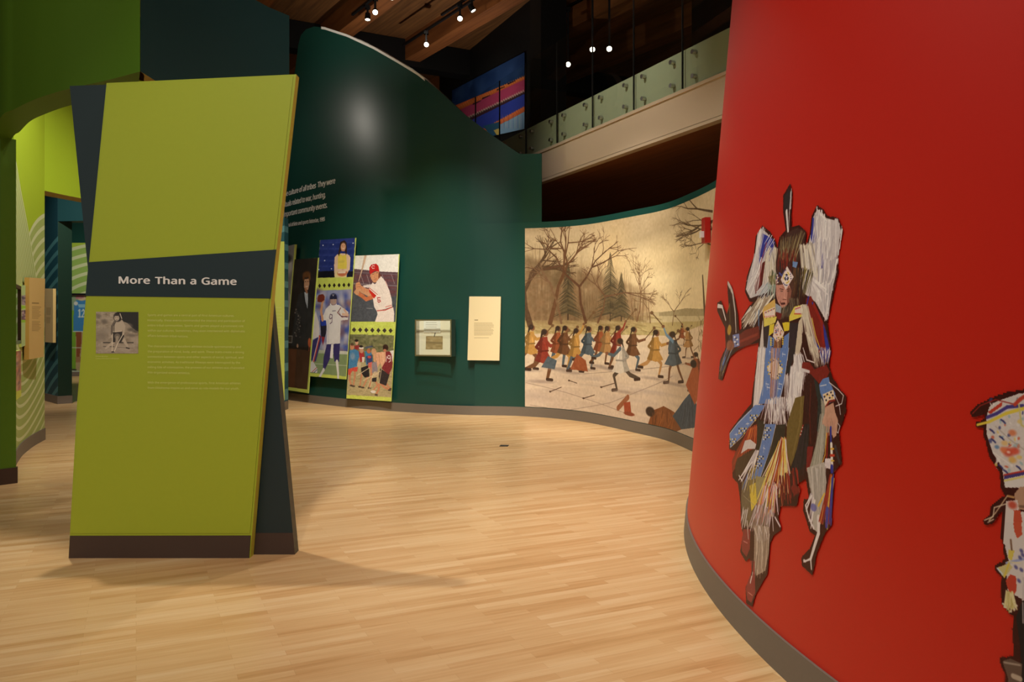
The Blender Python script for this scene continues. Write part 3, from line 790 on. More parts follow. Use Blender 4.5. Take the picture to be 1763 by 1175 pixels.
LIME = (206, 222, 104)
SKIN = (214, 160, 122); SKIND = (170, 112, 80)
def wallplane(pa, pb, off):
    a = green.pt(green.uv(pa, 500)[0], 0, off)[:2]; b = green.pt(green.uv(pb, 500)[0], 0, off)[:2]
    return Plane(a, b)
def extent(S, quad):
    u = [S.uv(*q) for q in quad]; return min(x[0] for x in u), max(x[0] for x in u), min(x[1] for x in u), max(x[1] for x in u)
M_lime_edge = mat('lime_board_edge', (206, 222, 116), 0.5, 0.3, noise=0.02)
def poster(name, pa, pb, quad, label, paint, res=170, base=LIME, thick=0.016, off=0.1, group='photo boards on the dark green wall', gain=1.0):
    S = wallplane(pa, pb, off); e = extent(S, quad)
    C = Canvas(S, e[0], e[1], e[2], e[3], res, base); paint(C)
    o = board(name, S, quad, thick, [C.material(name + '_print', 0.4, gain=gain), M_lime_edge], C=C)
    return tag(o, label, 'poster', group)

def paint1(C):
    C.frame(485, 400, 7.346)
    C.poly([(-60, 60), (160, 158), (78, 1175), (30, 1760), (-80, 1760)], (150, 146, 142))
    C.blob(75, 430, 60, 120, (206, 200, 194), 1, .3); C.blob(65, 340, 60, 55, (70, 66, 64), 1, .3); C.blob(70, 500, 10, 6, (60, 56, 54))
    C.poly([(20, 190), (50, 195), (40, 700), (10, 700)], (60, 58, 56)); C.poly([(40, 660), (110, 800), (60, 1700), (-60, 1700), (0, 800)], (186, 182, 178))
    C.line([(70, 900), (40, 1250)], 14, (70, 68, 66)); C.line([(55, 1250), (40, 1650)], 10, (90, 88, 86)); C.line([(120, 180), (150, 400)], 8, (170, 166, 160))
    C.fuzz(6, 60, 60)
poster('photo_board', 470, 512, [(470, 429), (508, 421), (488, 664), (486, 678), (462, 676)], 'narrow grey photo board of a young man, leftmost and half hidden', paint1, thick=0.04, base=(196, 206, 120))
def paint2(C):
    C.frame(485, 400, 7.346)
    C.poly([(160, 345), (457, 328), (322, 1985), (-40, 1950), (30, 1900)], (50, 44, 40))
    C.poly([(90, 1470), (360, 1500), (322, 1990), (0, 1950)], (84, 60, 44)); C.poly([(60, 1480), (190, 1480), (160, 1960), (0, 1940)], (104, 66, 44))
    C.poly([(290, 750), (345, 765), (375, 850), (392, 1040), (372, 1300), (355, 1460), (120, 1440), (150, 1180), (190, 900), (215, 790)], (54, 54, 54))
    C.poly([(285, 760), (330, 770), (333, 850), (326, 970), (300, 880)], (200, 208, 214)); C.line([(305, 800), (318, 950)], 7, (120, 130, 140))
    C.line([(270, 780), (318, 980), (316, 1200)], 5, (34, 34, 34))
    C.poly([(285, 600), (345, 590), (350, 660), (335, 730), (305, 745), (282, 700)], (206, 158, 124)); C.line([(300, 725), (318, 760)], 40, (170, 118, 88))
    C.blob(315, 540, 48, 40, (112, 74, 44), 1, .3); C.blob(278, 580, 14, 40, (104, 68, 42)); C.blob(352, 580, 12, 40, (120, 80, 46))
    dots(C, [(302, 630), (332, 628)], 6, (60, 40, 30)); C.line([(303, 692), (332, 688)], 7, (240, 226, 214))
    for i in range(26): C.blob(165 + rng.uniform(0, 70), 980 + i * 14, 9, 9, (96 + 60 * (i % 3 == 0), 90 + 55 * (i % 3 == 0), 86 + 50 * (i % 3 == 0)), .8, .6)
    C.poly([(68, 1310), (138, 1310), (132, 1405), (62, 1400)], (140, 134, 126)); C.poly([(76, 1320), (128, 1322), (124, 1392), (70, 1388)], (74, 66, 60))
    C.blob(200, 1440, 12, 26, (190, 150, 120)); C.blob(352, 1400, 20, 60, (198, 104, 66)); C.line([(350, 1400), (345, 1500)], 14, (176, 92, 60))
    C.fuzz(3, 70, 70)
poster('photo_board', 489, 548, [(489, 449.5), (507.5, 447), (548.3, 444), (530.8, 677.5), (489, 671), (486, 671)], 'dark photo board of a young man in a black suit', paint2)
def paint3(C):
    C.frame(485, 400, 7.346)
    # upper photo: seated woman before blue seats
    C.poly([(487, 100), (925, 72), (893, 570), (450, 580)], (46, 62, 138))
    for y in (170, 250, 330, 400, 470):
        for x in range(470, 940, 78): C.blob(x + rng.uniform(-5, 5), y, 34, 26, (36, 52, 122), .8, .5); C.line([(x - 28, y - 34), (x + 28, y - 36)], 7, (70, 88, 168), al=.7)
    dots(C, [(522, 170), (650, 160), (900, 142), (543, 362), (470, 475), (628, 466)], 8, (216, 226, 246))
    C.poly([(455, 500), (668, 490), (668, 575), (450, 580)], (22, 22, 34)); C.poly([(830, 500), (905, 495), (895, 570), (830, 570)], (26, 26, 40))
    C.poly([(700, 285), (755, 270), (820, 275), (858, 300), (862, 440), (840, 500), (800, 575), (668, 575), (662, 480), (668, 320)], (236, 206, 176))
    C.poly([(712, 290), (735, 280), (768, 300), (812, 285), (822, 400), (818, 468), (706, 468)], (236, 216, 94)); C.blob(760, 375, 40, 18, (214, 196, 92), .8, .4)
    C.poly([(690, 500), (820, 500), (818, 575), (668, 575)], (238, 222, 160)); C.blob(765, 520, 62, 42, (206, 120, 82)); C.line([(670, 420), (690, 480), (770, 498), (850, 470), (858, 330)], 34, (240, 208, 182), 30); C.line([(715, 515), (800, 512)], 22, (244, 224, 206))
    C.poly([(740, 130), (790, 105), (820, 140), (822, 260), (812, 300), (795, 230), (745, 240), (722, 310), (712, 280), (730, 190)], (58, 40, 32))
    C.blob(776, 190, 32, 52, (222, 170, 136)); C.line([(760, 235), (792, 235)], 18, (206, 150, 118)); dots(C, [(764, 178), (790, 178)], 4, (50, 30, 24)); C.line([(766, 212), (788, 212)], 7, (250, 240, 232))
    # diamonds
    diamonds(C, [(480 + i * 61, 682 - i * 2) for i in range(7)], 19, 29, (48, 40, 34))
    # lower photo: quarterback
    C.poly([(440, 740), (880, 728), (868, 900), (835, 1830), (805, 1795), (358, 1775), (405, 1100)], (150, 158, 196))
    for i in range(90):
        c = [(196, 186, 200), (64, 82, 168), (120, 96, 120), (216, 210, 214), (36, 70, 176), (150, 110, 104)][rng.integers(6)]
        C.blob(rng.uniform(430, 880), rng.uniform(740, 1500), rng.uniform(16, 42), rng.uniform(20, 60), c, .75, .9)
    C.poly([(395, 1500), (860, 1510), (845, 1830), (355, 1780)], (138, 160, 116)); C.poly([(440, 1490), (850, 1510), (848, 1550), (430, 1530)], (210, 214, 204)); C.line([(420, 1665), (840, 1690)], 10, (186, 200, 172))
    C.blob(450, 1560, 90, 60, (128, 152, 104), .6, .8)
    C.poly([(405, 1070), (430, 1000), (470, 1140), (480, 1320), (392, 1360)], (226, 222, 222))
    C.poly([(395, 1370), (500, 1310), (490, 1420), (430, 1640), (365, 1620)], (64, 60, 118)); C.line([(480, 1320), (440, 1480), (400, 1640)], 34, (186, 70, 66)); C.line([(470, 1330), (432, 1480), (392, 1640)], 12, (236, 226, 226))
    C.poly([(365, 1640), (400, 1640), (452, 1730), (448, 1780), (360, 1770)], (226, 226, 226)); C.line([(385, 1770), (440, 1715)], 8, (180, 60, 60)); C.line([(410, 1775), (448, 1738)], 8, (60, 60, 120))
    C.poly([(485, 1090), (570, 1120), (560, 1280), (520, 1420), (495, 1300)], (42, 40, 56)); C.poly([(500, 1320), (545, 1330), (520, 1440)], (150, 50, 60)); C.poly([(480, 1060), (560, 1060), (575, 1180), (500, 1190)], (44, 66, 170))
    WJ = (232, 230, 232)
    C.poly([(555, 975), (600, 930), (720, 920), (840, 1010), (835, 1110), (745, 1120), (740, 1260), (735, 1420), (565, 1420), (575, 1250), (560, 1120), (495, 1110), (540, 1020)], WJ)
    C.line([(515, 1110), (498, 1000), (515, 880)], 50, SKIN, 34); C.blob(520, 870, 20, 24, SKIN)
    C.poly([(440, 840), (470, 795), (520, 785), (548, 820), (540, 860), (500, 890), (455, 885)], (126, 56, 42)); C.line([(455, 800), (448, 870)], 8, (216, 206, 198)); C.line([(545, 810), (545, 850)], 7, (216, 206, 198))
    C.line([(745, 960), (705, 1020), (760, 1075), (835, 1065)], 12, (120, 60, 60)); C.line([(790, 985), (835, 1050), (770, 1040)], 34, (226, 190, 168)); C.line([(720, 1000), (745, 1060), (830, 1080)], 6, (80, 50, 90))
    C.line([(635, 1048), (612, 1040), (602, 1080), (610, 1100), (636, 1085), (638, 1050), (634, 1140), (610, 1160)], 9, (74, 40, 78)); C.line([(640, 1000), (680, 996)], 9, (90, 80, 110), al=.8)
    C.blob(652, 840, 46, 62, (44, 46, 74)); C.poly([(612, 850), (692, 850), (690, 900), (655, 930), (618, 905)], (184, 146, 128)); C.line([(640, 790), (650, 810), (660, 790)], 8, (210, 206, 214))
    for y in (862, 885, 905): C.line([(610, y), (696, y)], 5, (190, 188, 200))
    C.line([(652, 845), (655, 930)], 5, (180, 178, 190)); C.line([(615, 915), (650, 965), (690, 920)], 22, WJ)
    C.poly([(570, 1420), (735, 1410), (728, 1560), (725, 1640), (665, 1640), (650, 1510), (610, 1600), (545, 1745), (520, 1720), (530, 1580)], (62, 56, 112)); C.poly([(625, 1420), (655, 1415), (645, 1600), (608, 1590)], (236, 234, 236))
    C.line([(697, 1640), (712, 1780)], 54, (232, 232, 234), 40); C.line([(530, 1740), (480, 1830)], 44, (226, 226, 230), 36); C.line([(680, 1895), (735, 1895)], 26, (224, 222, 224)); C.line([(712, 1780), (712, 1890)], 40, (232, 232, 234)); C.poly([(445, 1830), (500, 1830), (480, 1880), (440, 1870)], (92, 90, 106))
    C.line([(690, 1893), (735, 1893)], 6, (60, 56, 90)); C.poly([(575, 1100), (580, 1400), (600, 1400), (590, 1100)], (206, 204, 212), .6); C.fuzz(3, 40, 40)
poster('photo_board', 536, 612, [(551, 413.6), (612.3, 409.8), (603.5, 535), (595.3, 653.7), (533.3, 648.2), (542, 535)], 'lime photo board with a woman above a quarterback throwing a football', paint3)
def paint4(C):
    C.frame(590, 430, 8.7)
    C.poly([(185, 92), (838, 68), (790, 1082), (116, 1080)], (86, 90, 98)); C.poly([(185, 92), (838, 68), (828, 340), (560, 330), (170, 290)], (240, 238, 232))
    C.poly([(168, 290), (400, 312), (560, 330), (826, 340), (812, 700), (150, 640)], (98, 74, 82))
    for y in (350, 430, 520, 600, 680): C.line([(160, y - 10), (810, y + 24)], 8 if y != 520 else 14, (140, 132, 140) if y in (350, 520) else (116, 60, 64), al=.8)
    for y in (390, 470, 570, 640):
        for x in range(170, 800, 30): C.blob(x, y + rng.uniform(-8, 8), 10, 12, (128, 56, 56), .55, .7)
    for x in (360, 270, 730, 590): C.line([(x, 380), (x + 44, 510)], 9, (176, 170, 172), al=.8)
    C.poly([(145, 650), (480, 720), (470, 760), (812, 690), (800, 800), (790, 1082), (116, 1080)], (84, 88, 96)); C.line([(360, 880), (450, 884)], 9, (150, 152, 156)); C.fuzz(3, 50, 30)
    UN = (240, 228, 220)
    C.line([(340, 92), (290, 300), (240, 470)], 46, (206, 176, 150), 13); C.blob(330, 160, 12, 60, (220, 190, 160), .8, .4, .2)
    C.poly([(300, 540), (420, 520), (430, 570), (320, 570)], (226, 214, 210)); C.poly([(230, 590), (400, 590), (460, 700), (440, 730), (260, 640)], SKIN)
    C.line([(200, 640), (300, 700), (350, 745), (440, 715)], 62, (206, 122, 82), 60); C.poly([(165, 640), (200, 590), (250, 600), (240, 680), (200, 680)], SKIN)
    C.poly([(200, 500), (250, 482), (275, 540), (265, 590), (200, 600), (190, 550)], (222, 158, 116)); C.line([(262, 560), (340, 610), (400, 620)], 56, (214, 150, 112)); C.line([(205, 530), (262, 520)], 5, (150, 90, 60)); C.line([(205, 560), (262, 555)], 5, (150, 90, 60))
    C.poly([(450, 490), (480, 510), (575, 400), (640, 480), (700, 620), (735, 760), (740, 860), (510, 925), (470, 860), (450, 720), (500, 690), (390, 580), (430, 520)], UN)
    C.poly([(510, 925), (755, 865), (770, 960), (765, 1084), (480, 1082), (520, 970)], (242, 230, 222)); C.line([(515, 918), (640, 905), (738, 862)], 13, (190, 60, 50)); C.line([(515, 900), (640, 885), (738, 842)], 8, UN); C.line([(640, 860), (730, 835)], 8, (200, 80, 66))
    C.poly([(388, 585), (400, 640), (465, 735), (505, 690), (430, 625)], (206, 50, 40)); C.line([(400, 575), (520, 675)], 8, (190, 60, 50)); C.line([(395, 590), (510, 690)], 6, (244, 234, 226))
    C.line([(560, 722), (520, 722), (524, 758), (556, 756), (565, 776), (540, 792), (522, 776)], 12, (176, 50, 46))
    C.line([(640, 480), (665, 540)], 16, (226, 180, 172)); C.line([(560, 560), (620, 650)], 5, (214, 198, 190)); C.line([(480, 800), (560, 830)], 5, (220, 206, 198))
    C.poly([(410, 370), (540, 310), (565, 400), (500, 490), (460, 492), (425, 440)], (212, 152, 112)); C.poly([(540, 330), (570, 390), (530, 440)], (120, 70, 50)); C.line([(420, 370), (410, 410)], 12, (190, 130, 100))
    C.poly([(400, 350), (398, 270), (430, 225), (500, 212), (535, 250), (548, 330), (480, 320), (415, 372)], (196, 40, 40)); C.line([(475, 248), (448, 240), (434, 262), (446, 284), (474, 280)], 10, (240, 226, 220))
    C.line([(440, 372), (468, 366)], 6, (96, 60, 46)); C.line([(500, 350), (530, 346)], 6, (96, 60, 46)); C.line([(470, 450), (505, 440)], 7, (170, 84, 70)); C.line([(478, 385), (470, 420), (485, 424)], 5, (170, 110, 84)); C.line([(455, 495), (480, 515), (500, 492)], 8, (70, 50, 60))
    # lower photo
    C.frame(590, 560, 8.7)
    diamonds(C, [(170 + i * 91, 72 + i * 2) for i in range(7)], 32, 38, (70, 62, 56))
    C.poly([(112, 140), (765, 155), (728, 1085), (62, 1045)], (120, 122, 86)); C.poly([(85, 560), (745, 560), (728, 1085), (62, 1045)], (184, 172, 132))
    for i in range(160): C.blob(rng.uniform(100, 760), rng.uniform(145, 420), rng.uniform(8, 24), rng.uniform(8, 20), [(104, 108, 72), (140, 140, 98), (88, 88, 60), (154, 146, 110)][rng.integers(4)], .7, .7)
    for i in range(160): C.blob(rng.uniform(70, 740), rng.uniform(700, 1070), rng.uniform(8, 30), rng.uniform(3, 8), [(166, 152, 112), (206, 190, 150), (150, 140, 100)][rng.integers(3)], .7, .7)
    SK2 = (206, 142, 108)
    def leg(a, b, c, w=38, col=SK2): C.line([a, b, c], w, col, w * .6); C.blob(c[0], c[1] + 6, 26, 13, (84, 70, 60))
    leg((110, 740), (105, 830), (130, 900), 44); leg((185, 640), (180, 780), (160, 910), 44); leg((420, 640), (430, 720), (400, 940), 42); leg((290, 720), (270, 830), (255, 920)); leg((380, 760), (330, 880), (300, 930), 36)
    leg((560, 860), (620, 930), (700, 970), 46); leg((540, 900), (540, 960), (500, 1040), 46); leg((650, 880), (690, 930), (720, 950), 36); leg((480, 820), (520, 900), (440, 1000), 34)
    C.poly([(85, 640), (230, 630), (215, 700), (140, 690), (110, 750), (80, 745)], (216, 90, 76))
    C.poly([(275, 640), (390, 600), (400, 770), (330, 790), (280, 720)], (48, 44, 46)); C.poly([(560, 650), (700, 740), (650, 910), (545, 870), (540, 760)], (60, 52, 54)); C.poly([(440, 560), (520, 540), (520, 700), (440, 720)], (150, 140, 150)); C.poly([(440, 800), (510, 780), (500, 850), (440, 850)], (52, 48, 52))
    C.poly([(95, 380), (190, 360), (265, 420), (275, 500), (230, 510), (215, 620), (80, 660), (90, 560)], (76, 134, 182)); C.blob(150, 470, 36, 50, (140, 160, 186), .8, .4); C.line([(250, 500), (240, 590)], 30, SK2)
    C.blob(140, 325, 30, 46, SK2); C.blob(142, 290, 26, 20, (70, 56, 46), .8, .4); C.poly([(170, 310), (250, 300), (245, 370), (185, 365)], (150, 56, 58)); C.blob(210, 262, 24, 38, (216, 166, 138)); C.blob(206, 232, 28, 20, (46, 36, 34))
    C.poly([(240, 390), (310, 390), (330, 520), (270, 560), (250, 480)], (176, 56, 60)); C.blob(280, 380, 30, 42, (206, 156, 128)); C.line([(250, 345), (308, 345)], 22, (236, 230, 226)); C.blob(275, 320, 28, 18, (50, 40, 38)); C.poly([(290, 480), (330, 480), (320, 560), (290, 560)], (226, 206, 196))
    C.poly([(330, 390), (430, 410), (450, 520), (430, 590), (350, 600), (340, 470)], (70, 130, 176)); C.poly([(350, 470), (440, 440), (445, 570), (365, 590)], (64, 76, 122)); C.blob(398, 480, 26, 20, (200, 80, 80)); C.blob(390, 390, 30, 36, (190, 116, 84)); C.line([(340, 340), (440, 320)], 26, (84, 92, 116)); C.line([(430, 316), (455, 318)], 8, (40, 40, 50)); C.poly([(380, 570), (440, 550), (430, 640), (380, 640)], (210, 110, 100))
    C.blob(465, 400, 38, 52, (206, 160, 122)); C.poly([(455, 440), (520, 430), (490, 560), (460, 540)], (220, 170, 134))
    C.poly([(500, 410), (640, 400), (640, 540), (590, 640), (560, 560), (520, 640), (500, 520)], (230, 178, 144)); C.line([(540, 450), (560, 600)], 10, (190, 132, 100)); C.line([(600, 420), (610, 560)], 14, (240, 200, 170))
    C.blob(640, 340, 42, 50, (60, 42, 36)); C.blob(630, 380, 26, 20, (190, 126, 96)); C.poly([(640, 400), (730, 390), (755, 470), (745, 560), (740, 640), (690, 745), (580, 650), (640, 540)], (136, 54, 60)); C.poly([(700, 390), (765, 375), (760, 470), (740, 560), (730, 440)], (230, 224, 222))
    C.line([(676, 465), (668, 490), (690, 505), (712, 490), (708, 462), (682, 456)], 13, (238, 230, 228)); C.line([(712, 490), (712, 540), (690, 556)], 13, (238, 230, 228)); C.line([(655, 470), (650, 550)], 10, (238, 230, 228))
    for a, b in [((210, 760), (400, 640)), ((310, 830), (540, 710)), ((240, 740), (270, 560)), ((440, 860), (400, 960)), ((480, 700), (330, 1000)), ((545, 870), (580, 660)), ((560, 690), (440, 790))]: C.line([a, b], 12, (222, 206, 170), 9)
    C.blob(240, 590, 24, 50, (214, 196, 176), .8, .4); C.blob(455, 1000, 40, 22, (232, 228, 220)); C.blob(500, 740, 40, 40, (214, 190, 160), .7, .5); C.fuzz(5, 16, 14)
poster('photo_board', 598, 687, [(611.3, 440.6), (687.1, 437.8), (680.5, 560), (673, 691.6), (596.3, 686.4), (604, 560)], 'lime photo board with a red-capped batter above a crowd of stickball players', paint4)

# ------------------------------------------------------------------ tan label board and wall case
def text_rows(C, x0, x1, ys, w, col, al=0.7):
    for y in ys:
        x = x0; e = x1 - rng.uniform(0, (x1 - x0) * .15)
        while x < e:
            l = rng.uniform(6, 22) * (x1 - x0) / 160; C.line([(x, y), (min(e, x + l), y)], w, col, al=al); x += l + (x1 - x0) / 50
S = wallplane(806, 862, 0.06); q = [(808, 510.7), (862.3, 511), (859.6, 621.3), (804.8, 620.6)]; e = extent(S, q)
C = Canvas(S, *e, 260, (230, 216, 172)).frame(680, 480, 4.895)
C.line([(672, 350), (698, 350)], 5, (110, 96, 66)); text_rows(C, 668, 832, [374 + i * 9.3 for i in range(12)], 2.6, (120, 106, 76), .75); text_rows(C, 668, 800, [500], 2.6, (120, 106, 76))
o = board('label_board', S, q, 0.04, [C.material('label_board_print', 0.5), M_tan], C=C)
tag(o, 'tall plain cream label board with a small paragraph, right of the wall case', 'label board')
# case: steel box frame, cream back, glass front
cs = green.uv(716, 550)[0]; ce = green.uv(781, 550)[0]; CP = wallplane(716, 780, 0.04); CF = wallplane(716, 780, 0.2)
def rect_on(S, x0, y0, x1, y1): a = S.uv(x0, y0); b = S.uv(x1, y1); return a[0], a[1], b[0], b[1]
x0, zt_, x1, zb_ = rect_on(CF, 714.3, 550.5, 777.2, 614.5)
def pbox(name, P, s0, s1, z0, z1, o0, o1, m, parent=None):
    v, f = prism_poly([P.pt(s0, 0, o0)[:2], P.pt(s1, 0, o0)[:2], P.pt(s1, 0, o1)[:2], P.pt(s0, 0, o1)[:2]], z0, z1)
    return meshobj(name, v, f, m, parent)
root = thing('wall_case', CF.pt((x0 + x1) / 2, zb_, -0.12), 'small steel framed glass case on the green wall holding a card and a mounted picture', 'display case')
t = 0.022; parts = []
M_casein = mat('case_cream_lining', (250, 240, 218), 0.6, 0.3, noise=0.01)
parts.append(pbox('back_panel', CF, x0 + .01, x1 - .01, zb_ + .01, zt_ - .01, -0.15, -0.14, M_casein))
for nm, a in (('frame_side', (x0, x0 + t, zb_, zt_)), ('frame_side', (x1 - t, x1, zb_, zt_)), ('frame_rail', (x0 + t, x1 - t, zt_ - t, zt_)), ('frame_rail', (x0 + t, x1 - t, zb_, zb_ + t))):
    parts.append(pbox(nm, CF, *a, -0.02, 0.0, M_chrome))
for nm, a in (('side_panel', (x0, x0 + .01, zb_, zt_)), ('side_panel', (x1 - .01, x1, zb_, zt_)), ('top_panel', (x0 + .01, x1 - .01, zt_ - .01, zt_)), ('bottom_panel', (x0 + .01, x1 - .01, zb_, zb_ + .01))):
    parts.append(pbox(nm, CF, *a, -0.16, -0.021, M_chrome if 'side' in nm else M_glass))
parts.append(pbox('glass_front', CF, x0 + t, x1 - t, zb_ + t, zt_ - t, -0.014, -0.009, M_glass))
adopt(root, *parts)
ZC = wallplane(716, 780, 0.2 - 0.135)
cc = Canvas(ZC, *extent(ZC, [(730, 549), (759, 549), (759, 572), (730, 572)]), 500, (250, 248, 242)).frame(680, 480, 4.895); text_rows(cc, 262, 362, [372, 390, 408], 4, (150, 140, 128), .6)
o = board('information_card', ZC, [(730, 552.5), (758.8, 552.5), (758.8, 572.8), (730, 572.8)], 0.002, [cc.material('card_print', .6)], C=cc, off=0.008); tag(o, 'white printed card at the top inside the wall case', 'card')
a = board('mount_board', ZC, [(724.5, 569.5), (775.6, 569.5), (775.4, 611.5), (724.3, 611.2)], 0.003, [mat('cream_mount', (244, 234, 212), .7, .2, noise=.01)], off=-0.0005)
tag(a, 'cream mount at the bottom inside the wall case', 'picture mount'); cc = Canvas(ZC, *extent(ZC, [(733, 579), (762.5, 579), (762.5, 602), (733, 602)]), 400, (176, 152, 112)).frame(680, 480, 4.895)
cc.fuzz(8, 30, 14); cc.line([(262, 538), (400, 545)], 18, (150, 128, 94)); cc.blob(330, 500, 40, 12, (196, 174, 136), .6, .5)
pch = board('picture', ZC, [(733.6, 579), (762.4, 579.2), (762, 601.5), (733, 601.5)], 0.002, [cc.material('small_picture_print', .5)], C=cc, off=0.003); pch.parent = a
pin = meshobj('pin', *box_vf(0, 0.012, 0, 0.01, 0, 0.1), M_blackmetal); pin.location = ZC.pt(*ZC.uv(747.5, 580), 0.012); pin.rotation_euler = (0, 0.25, 0); pin.parent = a

# ------------------------------------------------------------------ red alarm box on the mural wall, floor outlet
s, z = green.uv(1219, 400); P = np.array(green.pt(s, 0, 0)[:2]); nrm = np.array(green.pt(s, 0, 1.0)[:2]) - P
Sx = CurveWall(GL)
def gbox(name, s0, s1, z0, z1, o0, o1, m, parent=None):
    v, f = prism_poly([green.pt(s0, 0, o0)[:2], green.pt(s1, 0, o0)[:2], green.pt(s1, 0, o1)[:2], green.pt(s0, 0, o1)[:2]], z0, z1); return meshobj(name, v, f, m, parent)
root = thing('fire_alarm', green.pt(s + .04, z - .13, 0.05), 'small red alarm box high on the mural wall at the edge of the red wall', 'fire alarm')
adopt(root, gbox('alarm_box', s + .0, s + .13, z - .13, z + .15, 0.012, 0.075, mat('alarm_red_plastic', (170, 16, 16), .35, .5, noise=.01)), gbox('strobe_lens', s + .035, s + .1, z - .07, z + .0, 0.076, 0.11, mat('clear_strobe', (224, 224, 228), .15, .6, noise=0)))
p = pix(868, 768, 2055 / 208)
o = meshobj('floor_outlet', *prism_poly([(p[0] - .06, p[1] - .055), (p[0] + .045, p[1] - .06), (p[0] + .06, p[1] + .05), (p[0] - .045, p[1] + .055)], 0.0, 0.004), mat('dark_brass_plate', (60, 60, 66), .4, .5, metal=.6)); tag(o, 'small dark floor outlet plate in the middle of the wood floor', 'floor outlet')

# ------------------------------------------------------------------ quotation lettering
root = thing('wall_quote', green.pt(green.uv(520, 400)[0], 2.0, 0.01), 'white slanted quotation lettering on the dark green wall, ending in 1995', 'wall lettering')
adopt(root, *[lettering('text_line', [L], green, M_titles, 0.006, bold=0.03, shear=0.18, spacing=0.94) for L in (
    ('the culture of all tribes  They were', 489, 339, 578, 315.5, 10.5), ('rituals related to war, hunting,', 489, 357, 561, 339.5, 10.5),
    ('important community events.', 489, 374, 564, 357.6, 10.5), ('national athlete and sports historian, 1995', 489, 392, 560, 380.5, 7.6))])
# ------------------------------------------------------------------ winter scene printed on the lower curved wall (a generic stand-in)
ms0, _ = green.uv(904, 500); ms1 = green.s[-1] - 0.1
C = Canvas(green, ms0, ms1, 0.16, 3.10, 230, (196, 172, 130)).frame(890, 330, 2.611)
R = [(30, -40), (1000, -200), (1000, 560), (30, 560)]
C.grad([(-60, -60), (1100, -200), (1100, 600), (-60, 640)], (176, 154, 120), (240, 220, 174)); C.fuzz(5, 160, 40)
for x, y, rx, ry, c, a in [(700, 400, 190, 120, (250, 232, 184), .7), (430, 270, 60, 150, (228, 196, 140), .6), (600, 190, 160, 60, (150, 130, 100), .45), (250, 120, 180, 70, (176, 152, 118), .5),
                           (720, 260, 120, 60, (240, 214, 160), .4), (520, 120, 120, 40, (162, 140, 108), .4), (640, 330, 160, 30, (206, 182, 136), .4)]: C.blob(x, y, rx, ry, c, a, .9)
# far shore and frozen river
C.poly([(30, 560), (560, 560), (900, 520), (900, 640), (30, 660)], (186, 170, 118)); C.poly([(560, 545), (900, 520), (900, 580), (560, 590)], (206, 192, 150))
C.poly([(640, 545), (760, 525), (860, 530), (860, 560), (640, 560)], (170, 156, 118)); 
for i in range(160): C.line([(rng.uniform(30, 660), rng.uniform(560, 640))] * 1 + [(rng.uniform(30, 660), rng.uniform(570, 650))] if False else [(a := rng.uniform(30, 640), b := rng.uniform(560, 640)), (a + rng.uniform(15, 70), b + rng.uniform(2, 14))], 5, [(214, 200, 146), (150, 132, 84), (168, 156, 104)][i % 3], al=.55)
C.grad([(30, 640), (700, 650), (900, 570), (1000, 1200), (400, 1100), (30, 1010)], (224, 204, 172), (196, 178, 162)); 
for i in range(120):
    x, y = rng.uniform(30, 820), rng.uniform(680, 1090); C.blob(x, y, rng.uniform(20, 90), rng.uniform(3, 12), [(232, 216, 188), (180, 164, 152), (206, 190, 170)][i % 3], .35, .8)
for a in [[(40, 860), (300, 930), (520, 1010)], [(120, 1000), (420, 950), (700, 830)], [(300, 820), (560, 800), (840, 760)], [(60, 960), (260, 1000)]]: C.line(a, 3, (140, 122, 110), al=.6)
# hazy woods at the left, thinning to the right
for x, y, rx, ry, a in [(160, 470, 160, 120, .55), (330, 500, 170, 90, .5), (480, 520, 110, 60, .4)]: C.blob(x, y, rx, ry, (128, 98, 68), a, .9)
for i in range(240):
    x = 40 + 560 * rng.beta(1, 1.5); h = rng.uniform(120, 360) * (1 - .45 * (x - 40) / 560); t = rng.uniform(-25, 25)
    C.line([(x, 575), (x + t, 575 - h)], rng.uniform(4, 12), [(136, 108, 78), (122, 94, 66), (150, 122, 90), (112, 92, 68)][i % 4], 1.5, al=.5)
for i in range(500):
    x = 40 + 560 * rng.beta(1, 1.6); y = rng.uniform(300 + (x - 40) * .25, 575); C.blob(x, y, rng.uniform(8, 24), rng.uniform(6, 22), [(124, 100, 70), (104, 88, 62), (142, 110, 78)][i % 3], .28, .9)
def spruce(x, y, h, w):
    C.line([(x, y), (x + 4, y - h)], 9, (74, 58, 44), 2)
    for i in range(34):
        t = i / 33; ww = w * (1 - t) * rng.uniform(.7, 1.1) + 5; yy = y - h * (.1 + .9 * t)
        for d in (-1, 1): C.line([(x, yy - 6), (x + d * ww * .5, yy + 6), (x + d * ww, yy + 20)], 9 * (1 - t) + 3, [(86, 76, 54), (70, 62, 46), (104, 90, 64)][rng.integers(3)], 2, al=.8)
spruce(230, 575, 250, 60); spruce(420, 580, 300, 70); spruce(470, 580, 210, 50)
def tree(x, y, ang, L, w, d, col):
    x2, y2 = x + L * math.cos(ang), y - L * math.sin(ang); m = ((x + x2) / 2 + rng.normal(0, L * .05), (y + y2) / 2)
    C.line([(x, y), m, (x2, y2)], w, col, w * .66)
    if d:
        for k in range(2 + (rng.random() < .4)): tree(x2, y2, ang + rng.normal(0, .5), L * rng.uniform(.55, .82), w * .62, d - 1, col)
